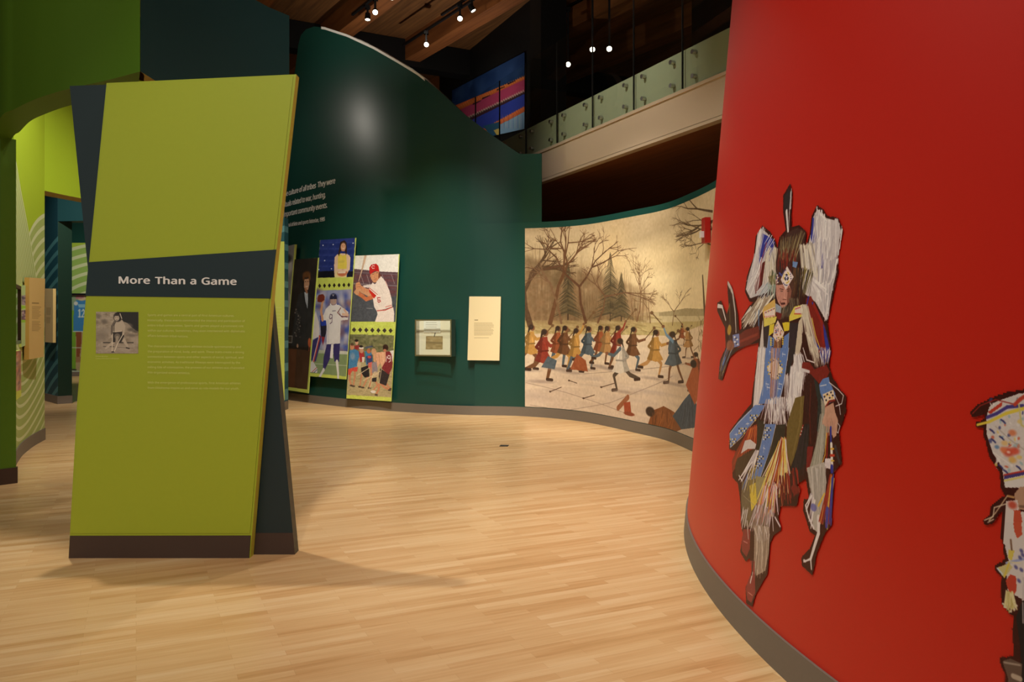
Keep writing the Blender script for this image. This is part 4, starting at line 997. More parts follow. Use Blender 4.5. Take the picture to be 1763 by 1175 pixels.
for x, y, a, L, w, d, col in [(60, 600, 1.75, 150, 30, 5, (88, 66, 46)), (150, 590, 1.35, 170, 24, 5, (104, 72, 48)), (310, 585, 1.75, 160, 20, 5, (96, 66, 46)), (365, 588, 1.3, 120, 14, 4, (112, 82, 58)),
                              (540, 582, 1.4, 90, 11, 5, (120, 88, 60)), (600, 590, 1.7, 60, 8, 4, (124, 96, 66)), (700, 600, 1.45, 60, 8, 4, (118, 92, 64)), (200, 590, 1.8, 110, 14, 4, (120, 92, 66))]: tree(x, y, a, L, w, d, col)
# overhanging boughs at the right
for k in range(5): tree(880 + 8 * k, 90 + 40 * k, math.pi - .2 + rng.normal(0, .35), 70, 12 - k, 4, (92, 70, 48))
C.line([(850, 760), (846, 560), (836, 380)], 44, (90, 70, 48), 14)
for i in range(90): C.line([(a := rng.uniform(815, 880), b := rng.uniform(560, 700)), (a + rng.normal(0, 8), b + rng.uniform(14, 40))], 4, (120, 100, 66), al=.7)
def player(x, y, h, coat, leg, f=1, pose=0, stick=True, sleeve=None):
    """generic running figure, feet near (x, y), f = facing"""
    u = h / 100; sleeve = sleeve or coat; P = lambda *q: [(x + f * a * u, y - b * u) for a, b in q]; dk = tuple(c * .72 for c in coat)
    lg = [((-2, 46), (14, 28), (8, 2)), ((-4, 46), (-16, 30), (-34, 22))] if pose == 0 else ([((2, 46), (8, 26), (10, 2)), ((-4, 46), (-10, 24), (-18, 3))] if pose == 1 else [((0, 46), (18, 34), (14, 4)), ((-4, 46), (-10, 24), (-24, 6))])
    for L in lg: C.line(P(*L), 11 * u, leg, 6 * u); C.line(P(L[2], (L[2][0] + 9, L[2][1] - 1)), 6 * u, (66, 48, 38))
    C.blob(x - f * 4 * u, y + 2 * u, 22 * u, 3 * u, (150, 134, 124), .6, .6)
    C.poly(P((-6, 82), (8, 84), (11, 66), (9, 54), (18, 36), (2, 32), (-16, 38), (-9, 56)), coat); C.poly(P((-6, 82), (-1, 82), (-2, 56), (-6, 34), (-16, 38), (-9, 56)), dk, .7); C.line(P((-9, 56), (10, 57)), 3 * u, dk)
    C.blob(x + f * 5 * u, y - 91 * u, 5.2 * u, 6.5 * u, (128, 86, 60)); C.blob(x + f * 2 * u, y - 93 * u, 5.4 * u, 5.6 * u, (58, 44, 36)); C.line(P((-1, 92), (-4, 82)), 6 * u, (58, 44, 36), 3 * u); C.line(P((2, 82), (6, 60)), 3 * u, tuple(min(255, c * 1.2) for c in coat), al=.7)
    arm = ((2, 79), (14, 66), (27, 70)) if pose != 1 else ((2, 80), (14, 92), (20, 108)); C.line(P(*arm), 8 * u, sleeve, 5 * u); C.blob(*P(arm[2])[0], 3 * u, 3 * u, (130, 86, 62)); C.line(P((-3, 78), (-13, 64), (-4, 56)), 7 * u, dk, 5 * u)
    if stick:
        e = (arm[2][0] + 22, arm[2][1] + 26); C.line(P(arm[2], e), 2.6 * u, (112, 84, 56)); C.blob(*P(e)[0], 3.4 * u, 3.4 * u, (112, 84, 56))
OC, RU, SL, TN, RD, BR = (184, 140, 74), (150, 84, 52), (84, 96, 104), (176, 134, 84), (140, 58, 44), (112, 76, 50)
for a in [(60, 800, 205, OC, BR, 1, 0), (118, 850, 235, RD, BR, 1, 0), (180, 792, 190, RU, SL, 1, 2), (212, 800, 200, BR, OC, 1, 0), (262, 812, 200, OC, SL, 1, 1), (318, 798, 195, SL, SL, 1, 0),
          (372, 780, 180, RU, BR, 1, 2), (402, 790, 188, TN, SL, 1, 0), (450, 800, 200, RD, BR, 1, 1), (520, 806, 200, BR, SL, 1, 0), (470, 896, 240, (206, 196, 180), (84, 70, 58), -1, 0, False, SL), (620, 836, 218, OC, TN, 1, 0),
          (706, 862, 236, SL, BR, -1, 1, True, (110, 142, 166)), (742, 690, 90, RU, BR, 1, 0), (772, 748, 140, TN, BR, -1, 1), (810, 900, 180, RU, SL, -1, 2, False)]: player(*a)
C.poly([(110, 790), (140, 740), (180, 760), (170, 800)], SL); C.poly([(240, 800), (270, 730), (310, 760), (320, 810)], RU)
for a in [((150, 900), (200, 880)), ((300, 930), (350, 915)), ((380, 880), (440, 862)), ((235, 850), (270, 862))]: C.line(list(a), 3.5, (88, 66, 52)); C.blob(*a[0], 5, 4, (88, 66, 52))
# seated onlookers and bundles in the near corner
C.poly([(585, 1060), (610, 985), (660, 965), (720, 1000), (740, 1070), (690, 1090)], (126, 76, 44)); C.blob(600, 990, 20, 22, (60, 46, 38)); fringe(C, (620, 990), (710, 1010), (610, 1050), (700, 1075), 16, 5, [(150, 92, 52), (96, 60, 38)])
C.poly([(700, 1010), (750, 940), (780, 905), (810, 960), (815, 1060), (740, 1070)], (64, 80, 96)); fringe(C, (745, 950), (800, 930), (730, 1050), (805, 1050), 14, 6, [(82, 100, 118), (50, 62, 76)])
C.poly([(760, 870), (790, 790), (815, 790), (830, 900), (800, 960)], (166, 90, 54)); C.blob(795, 775, 14, 18, (50, 40, 34))
C.line([(455, 975), (500, 925)], 24, (146, 92, 62)); C.poly([(480, 950), (510, 945), (515, 995), (485, 1000)], (150, 70, 44)); C.blob(505, 1000, 24, 9, (130, 66, 44)); C.fuzz(4, 8, 8)
mz = lambda s: float(np.interp(881.5 + FPX * green.pt(s, 0)[0] / green.pt(s, 0)[1], [904, 1120, 1230], [3.09, 3.01, 2.99]))
o = sheet('wall_mural', C, C.material('winter_mural_print', 0.5, 0.3), 0.004, 70, mz)
tag(o, 'large curved winter mural of figures on ice with bare trees', 'mural')

# ------------------------------------------------------------------ dancers on the red wall
def bbox(S, pts):
    u = [S.uv(*p) for p in pts]; return min(a[0] for a in u), max(a[0] for a in u), min(a[1] for a in u), max(a[1] for a in u)
e = bbox(red, [(1225, 560), (1225, 1060), (1475, 310), (1475, 1060), (1350, 1065), (1350, 305)])
C = Canvas(red, *e, 420, (190, 28, 14))
OUT = (56, 12, 12)
F1 = (1220, 300, 2.938); F2 = (1220, 660, 2.938); F3 = (1280, 420, 5.875); F4 = (1240, 600, 4.896)
C.to_mask = True
def sil(fr, pts, w=26):
    C.frame(*fr); C.poly(pts, OUT); C.line(pts + [pts[0]], w, OUT)
sil(F1, [(415, 60), (384, 110), (384, 190), (395, 260), (408, 340), (420, 300), (418, 200), (424, 100)], 18)
sil(F1, [(365, 330), (400, 290), (455, 270), (492, 300), (490, 350), (470, 560), (340, 560), (350, 400)])
sil(F1, [(275, 272), (310, 300), (338, 345), (350, 400), (340, 560), (300, 600), (240, 640), (212, 635), (190, 590), (200, 520), (235, 420), (245, 320)], 22)
sil(F1, [(530, 220), (552, 172), (580, 190), (600, 225), (655, 235), (676, 290), (665, 350), (652, 420), (652, 500), (638, 560), (622, 640), (598, 750), (560, 700), (500, 620), (470, 400), (505, 360), (522, 300)])
sil(F1, [(300, 600), (340, 640), (300, 760), (280, 840), (200, 860), (140, 890), (118, 880), (130, 820), (172, 790), (172, 740), (205, 680)], 20)
sil(F1, [(100, 550), (118, 575), (135, 640), (150, 720), (155, 800), (155, 880), (110, 920), (72, 1035), (55, 1030), (62, 950), (92, 880), (88, 770), (48, 685), (48, 655), (66, 650), (95, 720), (108, 670), (102, 600)], 18)
sil(F1, [(330, 540), (480, 540), (560, 600), (520, 700), (300, 700), (290, 640)])
sil(F1, [(290, 660), (340, 620), (470, 650), (520, 620), (600, 770), (615, 900), (605, 965), (610, 1000), (640, 1080), (690, 1130), (690, 1200), (240, 1200), (240, 1030), (262, 850)])
sil(F2, [(235, 0), (222, 112), (112, 252), (110, 325), (150, 335), (125, 400), (128, 470), (155, 500), (168, 600), (172, 720), (182, 760), (168, 850), (192, 890), (215, 870), (228, 960), (195, 1040), (198, 1105), (222, 1118), (238, 1060),
         (296, 960), (312, 800), (330, 760), (365, 735), (350, 680), (365, 610), (445, 610), (460, 540), (436, 510), (500, 470), (515, 560), (518, 600), (490, 600), (488, 640), (520, 740), (555, 765), (520, 850), (480, 890), (482, 915), (525, 955), (545, 850), (590, 745), (618, 715), (628, 560), (632, 440), (670, 400), (655, 240), (680, 180), (692, 90), (650, 20), (640, 0)], 24)
C.to_mask = False
WHT = [(228, 222, 222), (206, 198, 200), (240, 236, 234), (186, 178, 184)]; CREAM = [(214, 204, 184), (190, 176, 158), (228, 220, 204)]; BLU = (48, 52, 150); DRD = (96, 20, 20)
C.frame(*F1)
# feather
C.poly([(412, 76), (386, 115), (384, 185), (400, 190), (418, 180), (422, 90)], (48, 36, 40)); C.line([(398, 190), (408, 335)], 22, (222, 216, 214), 10); C.line([(424, 66), (412, 200), (406, 340)], 5, (238, 232, 228)); C.poly([(418, 90), (424, 88), (420, 180), (412, 180)], (190, 184, 186))
# roach
C.poly([(358, 370), (400, 300), (455, 272), (495, 300), (480, 380), (452, 460), (430, 520), (350, 520), (346, 420)], (70, 40, 36))
fringe(C, (365, 430), (440, 440), (362, 330), (490, 296), 46, 7, [(150, 134, 92), (120, 100, 66), (176, 162, 120), (84, 66, 50)], 3)
fringe(C, (355, 470), (440, 470), (360, 400), (450, 390), 34, 8, [(120, 30, 24), (86, 24, 22), (140, 44, 32)], 4)
fringe(C, (350, 520), (445, 520), (355, 455), (450, 450), 30, 8, [(50, 34, 32), (110, 30, 26), (36, 28, 30)], 4)
# wings
C.poly([(268, 275), (300, 300), (335, 345), (345, 420), (335, 560), (300, 600), (215, 630), (192, 585), (205, 520), (240, 400), (250, 320)], (196, 188, 190))
C.poly([(275, 300), (330, 330), (330, 370), (290, 400), (262, 470), (255, 380)], BLU); C.poly([(265, 460), (290, 440), (275, 560), (240, 610), (235, 560)], DRD)
fringe(C, (255, 280), (285, 275), (215, 560), (250, 470), 16, 8, WHT, 4); fringe(C, (240, 400), (280, 440), (195, 580), (250, 610), 22, 6, WHT, 3); fringe(C, (240, 480), (260, 500), (185, 570), (215, 620), 8, 5, WHT, 3)
fringe(C, (300, 380), (345, 380), (285, 540), (340, 590), 20, 11, CREAM, 6); fringe(C, (320, 300), (338, 350), (285, 380), (310, 420), 8, 6, [(230, 226, 230), BLU], 3); C.line([(296, 350), (268, 450), (262, 560)], 10, (150, 60, 66)); fringe(C, (318, 500), (340, 500), (300, 610), (330, 620), 9, 8, [(126, 118, 60), (120, 140, 120), (96, 92, 70)], 4)
C.line([(325, 395), (345, 500)], 3, (60, 52, 60)); fringe(C, (290, 560), (330, 560), (240, 640), (300, 650), 14, 6, [(180, 190, 196), (140, 160, 170), (210, 210, 214)], 4)
C.poly([(530, 225), (555, 178), (600, 225), (660, 240), (674, 290), (662, 350), (650, 420), (650, 500), (636, 560), (598, 745), (545, 650), (480, 600), (470, 420), (505, 370), (522, 300)], (206, 198, 198))
C.poly([(520, 320), (530, 220), (556, 240), (548, 330), (530, 380)], BLU); C.poly([(565, 330), (600, 330), (606, 470), (575, 480)], (78, 74, 150))
fringe(C, (545, 210), (580, 205), (525, 420), (600, 480), 24, 11, WHT, 5); fringe(C, (600, 240), (665, 245), (590, 420), (655, 440), 24, 13, WHT, 7, jit=8); fringe(C, (560, 180), (580, 200), (545, 240), (600, 240), 8, 10, WHT, 5)
fringe(C, (470, 370), (530, 360), (480, 520), (560, 520), 24, 13, CREAM + [(170, 158, 146)], 7); fringe(C, (540, 330), (620, 330), (530, 470), (610, 480), 22, 8, WHT, 4)
fringe(C, (560, 480), (650, 430), (560, 640), (635, 540), 24, 15, WHT + [(176, 170, 178)], 8, jit=9); fringe(C, (560, 560), (630, 560), (585, 690), (605, 740), 20, 12, WHT + [(170, 166, 172)], 5); fringe(C, (470, 500), (540, 540), (480, 560), (600, 600), 16, 14, WHT, 6)
fringe(C, (480, 480), (530, 500), (460, 600), (500, 620), 22, 7, [(110, 94, 46), (90, 80, 50), (140, 124, 70), (60, 48, 40)], 3); fringe(C, (440, 480), (480, 480), (420, 620), (470, 640), 26, 7, [(60, 44, 38), (120, 80, 48), (88, 60, 44), (40, 34, 34)], 3)
# left plume sleeve and arm
fringe(C, (250, 640), (330, 620), (175, 770), (235, 740), 34, 12, CREAM + [(170, 150, 130)], 6); fringe(C, (215, 680), (300, 640), (172, 735), (240, 780), 22, 10, [(226, 220, 210), (150, 132, 116)], 5); fringe(C, (250, 700), (262, 690), (244, 780), (258, 778), 4, 5, [(96, 140, 190)], 3)
C.poly([(258, 770), (262, 830), (210, 865), (150, 882), (150, 820), (190, 790)], (112, 36, 30)); C.line([(250, 812), (160, 850)], 16, (150, 56, 44), al=.7); C.poly([(125, 815), (158, 808), (160, 870), (128, 880)], (120, 130, 180)); dots(C, [(135, 826), (148, 838), (136, 850), (150, 862)], 5, (228, 224, 220)); dots(C, [(142, 832), (144, 858)], 4, (50, 40, 60))
C.line([(102, 550), (125, 600), (138, 700), (142, 800)], 24, (196, 184, 176), 12); C.line([(112, 580), (132, 680), (140, 790)], 5, (90, 70, 66)); C.line([(50, 668), (72, 672), (90, 740)], 22, (216, 206, 200), 10); C.line([(98, 700), (110, 660), (112, 760)], 14, (120, 100, 60), 8)
C.line([(108, 760), (112, 860), (90, 930), (62, 1020)], 34, (70, 50, 44), 12); C.line([(98, 880), (70, 960), (58, 1035)], 8, (150, 112, 60)); fringe(C, (95, 880), (130, 880), (62, 1000), (80, 1000), 12, 5, [(196, 160, 80), (90, 120, 180), (60, 46, 44), (200, 190, 170)], 4)
C.blob(108, 790, 10, 26, (190, 150, 60), .9); C.line([(88, 930), (75, 965)], 14, (90, 120, 190)); C.blob(112, 868, 20, 26, (140, 84, 64)); fringe(C, (100, 840), (125, 850), (88, 900), (112, 905), 5, 7, [(160, 100, 76), (120, 70, 54)], 5)
# head
C.frame(*F3)
C.poly([(335, 400), (350, 330), (470, 330), (520, 420), (500, 560), (440, 640), (380, 640), (340, 560), (328, 470)], (84, 50, 42)); C.poly([(338, 420), (470, 410), (490, 480), (480, 560), (440, 640), (395, 655), (355, 590), (338, 520)], (196, 138, 122))
C.poly([(460, 430), (495, 480), (480, 580), (445, 620), (450, 520)], (140, 86, 72)); C.line([(375, 458), (412, 466)], 9, (96, 50, 44)); C.line([(445, 466), (478, 458)], 8, (90, 50, 44)); C.line([(382, 480), (405, 484)], 6, (50, 30, 30)); C.line([(448, 484), (470, 480)], 6, (50, 30, 30))
C.line([(428, 460), (418, 545), (438, 560)], 10, (220, 160, 142)); C.line([(405, 566), (440, 568)], 8, (120, 66, 56)); C.line([(378, 588), (392, 618), (430, 612)], 10, (110, 52, 48)); C.line([(390, 606), (425, 604)], 12, (70, 24, 28)); C.line([(350, 500), (365, 560)], 8, (160, 104, 92)); C.line([(400, 440), (420, 450)], 5, (150, 90, 80)); C.blob(360, 510, 10, 24, (210, 156, 140), .7, .6)
C.line([(350, 330), (345, 400)], 24, (200, 150, 150)); dots(C, [(348, 320), (356, 345), (344, 370), (354, 395)], 8, (220, 210, 200)); dots(C, [(364, 332), (340, 355), (362, 380)], 6, (60, 60, 140)); C.line([(370, 300), (400, 330)], 22, (70, 76, 150))
C.poly([(448, 228), (516, 338), (436, 470), (384, 366)], (226, 208, 206)); C.poly([(450, 250), (498, 338), (437, 442), (402, 366)], (240, 226, 212)); diamonds(C, [(443, 345)], 17, 24, (110, 116, 180)); diamonds(C, [(443, 345)], 9, 12, (238, 232, 226))
for i in range(34):
    a = i * .73; r = 20 + (i % 3) * 16; x, y = 443 + r * .85 * math.cos(a), 345 + r * 1.5 * math.sin(a); C.poly([(x - 7, y), (x, y - 8), (x + 7, y), (x, y + 8)], [(36, 30, 44), (220, 190, 60), (60, 60, 130)][i % 3])
C.poly([(505, 180), (560, 190), (540, 250), (505, 235)], (110, 140, 190)); C.line([(290, 90), (330, 260), (345, 330)], 6, (206, 200, 180)); fringe(C, (260, 330), (320, 320), (280, 400), (320, 420), 14, 9, [(112, 104, 50), (96, 70, 46), (140, 130, 70)], 5); fringe(C, (260, 430), (330, 420), (250, 520), (330, 560), 16, 12, [(160, 180, 168), (196, 200, 196), (110, 120, 110)], 6)
# neck, collar, bib
fringe(C, (380, 650), (520, 620), (370, 760), (480, 740), 40, 9, [(80, 76, 60), (120, 112, 90), (60, 56, 50), (150, 140, 116)], 4); fringe(C, (470, 560), (560, 560), (480, 680), (580, 660), 26, 10, [(96, 80, 66), (130, 112, 90), (72, 60, 52)], 4); C.poly([(325, 600), (390, 640), (380, 720), (330, 700)], (150, 160, 176)); C.poly([(335, 690), (400, 710), (380, 770), (345, 760)], (110, 24, 26))
C.poly([(215, 640), (325, 560), (330, 600), (330, 740), (210, 760), (200, 680)], (216, 176, 96)); C.poly([(215, 690), (325, 640), (325, 735), (225, 752)], (232, 214, 206))
for i in range(12): x = 222 + i * 9; C.poly([(x, 700 - i * 4), (x + 8, 690 - i * 4), (x + 12, 708 - i * 4)], [(190, 40, 40), (60, 50, 80), (220, 190, 70)][i % 3]); C.line([(x, 742 - i * 1.2), (x + 8, 741 - i * 1.2)], 8, [(190, 40, 40), (230, 220, 210)][i % 2])
C.poly([(520, 640), (600, 620), (605, 740), (470, 790), (470, 740)], (222, 206, 84)); C.poly([(525, 650), (600, 630), (600, 706), (530, 706)], (226, 210, 200)); C.line([(530, 664), (600, 640)], 8, (190, 50, 50)); C.line([(520, 712), (600, 712)], 9, (190, 40, 40))
C.poly([(212, 760), (345, 740), (330, 800), (215, 850)], (222, 206, 96)); C.poly([(205, 760), (215, 1180), (160, 1180), (180, 960)], (206, 196, 190)); C.poly([(215, 845), (272, 825), (232, 1180), (210, 1180)], (52, 36, 44)); C.poly([(272, 825), (320, 810), (310, 900), (262, 940)], (222, 200, 60)); C.poly([(400, 800), (475, 795), (470, 880), (420, 890)], (220, 198, 50))
C.poly([(475, 800), (566, 800), (520, 1180), (455, 1180)], (50, 34, 44)); C.poly([(566, 790), (600, 740), (600, 1000), (560, 1180), (520, 1180)], (206, 192, 170))
C.poly([(355, 775), (420, 900), (400, 960), (345, 1000), (305, 940), (320, 850)], (228, 206, 196))
for i in range(46):
    x, y = rng.uniform(315, 405), rng.uniform(810, 985)
    if abs(x - 358) < 50 - abs(y - 890) * .35: C.poly([(x - 6, y), (x, y - 8), (x + 6, y), (x, y + 8)], [(50, 40, 60), (216, 180, 50), (180, 50, 50), (80, 84, 150)][i % 4])
C.poly([(262, 930), (320, 960), (300, 1180), (230, 1180)], (98, 128, 190)); C.poly([(420, 940), (470, 900), (455, 1180), (375, 1180)], (98, 128, 190)); C.line([(262, 930), (232, 1180)], 6, (226, 214, 200)); C.line([(470, 900), (452, 1180)], 6, (226, 214, 200))
for x, y in [(265, 1090), (260, 1150), (400, 1060), (395, 1130)]: C.line([(x, y), (x + 30, y + 8)], 6, (226, 224, 228)); C.line([(x + 30, y - 14), (x + 28, y + 24)], 5, (226, 224, 228))
fringe(C, (320, 980), (390, 960), (320, 1180), (370, 1180), 20, 7, [(206, 170, 180), (170, 90, 70), (216, 180, 90), (120, 60, 60)], 5); dots(C, [(285, 960 + i * 22) for i in range(4)] + [(405, 950 + i * 22) for i in range(4)], 9, (222, 190, 70)); dots(C, [(300, 975 + i * 22) for i in range(4)] + [(392, 965 + i * 22) for i in range(4)], 6, (40, 30, 44))
# right shoulder rosette
C.poly([(640, 560), (690, 530), (760, 680), (830, 830), (880, 1050), (840, 1120), (760, 1100), (700, 940), (640, 760)], (128, 26, 22)); C.line([(665, 545), (645, 640), (670, 800), (720, 980), (770, 1060)], 26, BLU, 30); C.line([(700, 760), (740, 940), (790, 1080)], 18, (206, 186, 90), 12); C.line([(705, 600), (770, 720), (830, 900), (860, 1060)], 22, BLU, 60); C.line([(720, 620), (800, 800), (815, 1000)], 40, (150, 30, 24), 44)
fringe(C, (600, 620), (640, 640), (620, 900), (760, 1120), 30, 16, CREAM, 7, jit=9); fringe(C, (640, 900), (700, 960), (680, 1100), (780, 1160), 22, 14, CREAM, 6); fringe(C, (780, 1060), (880, 1060), (790, 1170), (880, 1150), 22, 10, [(228, 222, 222), BLU, (200, 196, 210)], 5)
# ---- lower body
C.frame(*F4)
C.poly([(330, 0), (390, 0), (370, 260), (340, 480), (280, 520), (300, 260)], (206, 196, 196)); fringe(C, (335, 0), (385, 0), (290, 500), (360, 480), 30, 10, WHT, 6, jit=6); fringe(C, (320, 40), (345, 40), (296, 240), (318, 250), 6, 8, WHT, 6)
C.poly([(390, 0), (585, 0), (545, 300), (505, 470), (330, 470), (370, 300)], (98, 128, 190)); C.line([(385, 0), (362, 400)], 6, (230, 220, 206)); C.line([(585, 0), (548, 250), (505, 460)], 7, (230, 220, 206))
C.poly([(600, 0), (640, 0), (590, 220), (560, 205)], (46, 36, 40)); C.poly([(470, 80), (535, 180), (480, 270), (425, 230), (400, 160)], (224, 208, 190))
for k in range(44):
    a = k * .37; r = .72 + (k % 2) * .22; x, y = 468 + 66 * r * math.cos(a), 172 + 96 * r * math.sin(a); C.poly([(x - 7, y), (x, y - 9), (x + 7, y), (x, y + 9)], [(40, 34, 54), (220, 184, 70), (226, 214, 206), (216, 180, 60)][k % 4])
for x, y in [(420, 30), (530, 50), (400, 330), (490, 340), (500, 300), (390, 300)]: C.line([(x, y), (x + 26, y + 6)], 6, (228, 226, 230)); C.line([(x + 4, y - 16), (x + 2, y + 22)], 5, (228, 226, 230))
fringe(C, (440, 0), (510, 0), (425, 420), (470, 420), 26, 7, [(206, 176, 186), (180, 110, 90), (214, 176, 90), (150, 70, 66), (110, 100, 130)], 5)
fringe(C, (600, 180), (690, 60), (560, 560), (690, 330), 40, 14, WHT, 8, jit=8); fringe(C, (640, 60), (690, 60), (600, 600), (730, 260), 40, 12, WHT, 6, jit=9, bend=10); fringe(C, (560, 230), (700, 200), (550, 520), (680, 460), 30, 13, WHT, 7, jit=8); fringe(C, (570, 430), (640, 400), (590, 620), (640, 640), 18, 11, WHT, 6)
C.poly([(640, 420), (715, 400), (700, 640), (640, 900), (600, 1000), (560, 860), (570, 640)], (112, 92, 46)); C.line([(690, 420), (680, 620), (620, 900)], 22, (140, 118, 66), al=.6)
C.poly([(720, 240), (800, 200), (850, 350), (860, 600), (830, 760), (760, 700), (722, 520)], (56, 18, 20)); C.poly([(790, 220), (850, 340), (880, 480), (850, 720), (820, 700), (830, 460)], (44, 46, 46)); C.poly([(720, 640), (760, 640), (740, 960), (620, 1100), (600, 1020), (680, 760)], (34, 28, 32)); fringe(C, (690, 700), (750, 650), (610, 1080), (720, 1080), 26, 8, [(40, 30, 34), (58, 44, 50), (24, 20, 24)], 4)
C.line([(705, 650), (680, 740)], 12, (190, 60, 50)); dots(C, [(700, 670), (692, 700), (684, 728)], 5, (226, 214, 206)); C.line([(770, 300), (760, 560), (770, 800)], 16, (96, 30, 26), al=.8); C.poly([(740, 830), (790, 830), (770, 1000), (730, 1040)], (122, 26, 28))
C.poly([(690, 190), (700, 120), (760, 120), (800, 180), (900, 140), (930, 200), (900, 260), (840, 300), (770, 220)], (124, 30, 26)); C.line([(705, 0), (735, 100), (800, 122)], 12, (222, 214, 214)); C.line([(690, 180), (755, 200)], 26, (214, 206, 208)); fringe(C, (770, 0), (830, 0), (800, 130), (840, 150), 14, 11, CREAM, 5); fringe(C, (850, 30), (935, 20), (865, 130), (915, 120), 18, 10, [BLU, (228, 222, 224)], 5)
C.poly([(855, 420), (1000, 600), (985, 700), (930, 680), (900, 780), (860, 1000), (880, 1180), (760, 1180), (745, 1060), (790, 900), (830, 740), (860, 560)], (150, 146, 132)); fringe(C, (860, 560), (890, 560), (780, 1040), (860, 1040), 24, 10, [(166, 162, 148), (130, 126, 112), (184, 180, 168)], 6); fringe(C, (750, 1040), (880, 1000), (790, 1180), (880, 1180), 20, 12, [(184, 180, 172), (150, 146, 134)], 8)
C.poly([(840, 310), (870, 260), (922, 244), (930, 290), (975, 380), (975, 440), (890, 480), (850, 380)], (98, 130, 190)); C.poly([(870, 390), (960, 350), (975, 440), (930, 440), (890, 500)], (226, 206, 180)); diamonds(C, [(885, 410), (910, 390), (940, 375), (900, 440), (930, 420), (955, 400)], 9, 11, (48, 36, 54)); diamonds(C, [(898, 400), (925, 400), (948, 420), (915, 455)], 8, 9, (220, 176, 60)); C.line([(895, 495), (925, 450), (970, 440)], 16, (134, 36, 28)); C.line([(850, 320), (900, 310)], 7, (230, 228, 226))
C.line([(925, 290), (1000, 350), (1045, 400), (1030, 470), (980, 490)], 9, (220, 214, 214)); C.line([(975, 400), (1010, 480), (1020, 560)], 9, (212, 206, 206)); C.line([(990, 620), (1015, 660), (1000, 715), (980, 700)], 9, (216, 210, 212))
C.poly([(890, 500), (960, 460), (975, 540), (1000, 610), (985, 740), (960, 760), (930, 660), (890, 660), (865, 620), (885, 560)], (196, 152, 130)); [C.line([(905 + i * 20, 600), (900 + i * 24, 740 - i * 6)], 18, (186 + 8 * (i % 2), 142, 122), 12) for i in range(4)]; [C.line([(915 + i * 20, 620), (912 + i * 23, 720)], 4, (140, 96, 82)) for i in range(3)]; C.line([(900, 520), (885, 600), (870, 640)], 22, (204, 160, 138), 14)
C.line([(938, 670), (940, 810)], 26, BLU, 22); C.line([(943, 810), (950, 1010)], 36, (230, 224, 216), 34); C.line([(940, 850), (962, 850)], 16, (220, 170, 60)); C.line([(935, 905), (966, 905)], 22, (190, 60, 40)); C.line([(935, 950), (966, 950)], 12, (220, 180, 60)); C.line([(948, 1000), (948, 1040)], 40, BLU); C.line([(975, 830), (1010, 960)], 34, (60, 50, 56), 30)
C.line([(905, 720), (890, 900), (840, 1060)], 16, (214, 160, 60), 10); C.line([(915, 720), (905, 900), (890, 1010)], 14, (150, 30, 24), 22); C.poly([(890, 930), (940, 930), (935, 1020), (885, 1010)], (216, 206, 210))
# sash to the left
C.poly([(300, 480), (390, 480), (330, 570), (170, 760), (90, 840), (84, 720), (160, 620), (260, 520)], (104, 132, 190)); C.line([(270, 520), (150, 640), (86, 722), (92, 838), (190, 750), (340, 560)], 6, (226, 218, 206))
for x, y in [(290, 590), (196, 700), (108, 790)]:
    for k in range(14): a, b = x + (k % 5) * 14 - 28 + rng.uniform(-4, 4), y + (k // 5) * 20 - 22; C.poly([(a - 7, b), (a, b - 9), (a + 7, b), (a, b + 9)], [(40, 34, 50), (222, 190, 76), (230, 220, 206)][k % 3])
for x, y in [(235, 640), (140, 730)]: C.line([(x, y - 14), (x + 4, y + 12)], 6, (228, 226, 228)); C.line([(x - 12, y), (x + 14, y - 4)], 5, (228, 226, 228))
C.poly([(250, 670), (315, 640), (320, 790), (290, 850), (200, 890), (110, 1050), (95, 960), (150, 850), (200, 760)], (134, 44, 28)); fringe(C, (240, 700), (310, 660), (120, 1000), (300, 820), 30, 10, [(190, 80, 40), (150, 40, 26), (90, 30, 22), (214, 120, 60)], 4); C.poly([(180, 890), (215, 780), (260, 770), (310, 810), (300, 850), (240, 850)], (206, 196, 196)); C.poly([(150, 930), (300, 850), (290, 960), (220, 1080), (140, 1080), (130, 1000)], (70, 50, 36))
fringe(C, (310, 860), (330, 880), (160, 1110), (260, 1180), 18, 14, WHT, 8); C.line([(165, 1075), (190, 1120)], 16, (220, 214, 214)); C.poly([(320, 600), (385, 620), (340, 860), (312, 860)], (52, 42, 34))
fringe(C, (400, 440), (520, 420), (360, 620), (560, 640), 40, 14, WHT + [(180, 160, 170)], 8, jit=8); fringe(C, (440, 440), (540, 420), (430, 660), (530, 650), 26, 12, WHT, 6)
C.poly([(385, 640), (475, 640), (440, 800), (380, 1000), (310, 1180), (235, 1180), (310, 1000), (350, 800)], (100, 128, 186)); C.line([(475, 650), (430, 850), (335, 1120)], 7, (226, 214, 190)); C.line([(385, 650), (345, 830), (240, 1160)], 6, (226, 214, 190))
for x, y in [(408, 690), (395, 750), (345, 930), (330, 990)]:
    for k in range(10): a, b = x + (k % 4) * 15 - 22, y + (k // 4) * 18 - 16; C.poly([(a - 7, b), (a, b - 8), (a + 7, b), (a, b + 8)], [(40, 34, 50), (222, 190, 76), (230, 220, 206)][k % 3])
C.line([(370, 840), (385, 850)], 6, (230, 228, 230)); C.line([(375, 820), (372, 880)], 5, (230, 228, 230))
C.poly([(480, 650), (560, 640), (545, 760), (460, 960), (360, 1110), (350, 1080), (430, 850)], (50, 42, 34)); C.line([(535, 760), (560, 960)], 12, (180, 60, 36))
fringe(C, (520, 770), (550, 770), (340, 1120), (600, 1120), 44, 13, [(222, 196, 84), (200, 150, 40), (216, 210, 216), (226, 214, 130), (190, 90, 40)], 9, jit=8); fringe(C, (530, 800), (550, 840), (480, 1180), (600, 1100), 20, 12, [(216, 206, 214), (226, 200, 90)], 8)
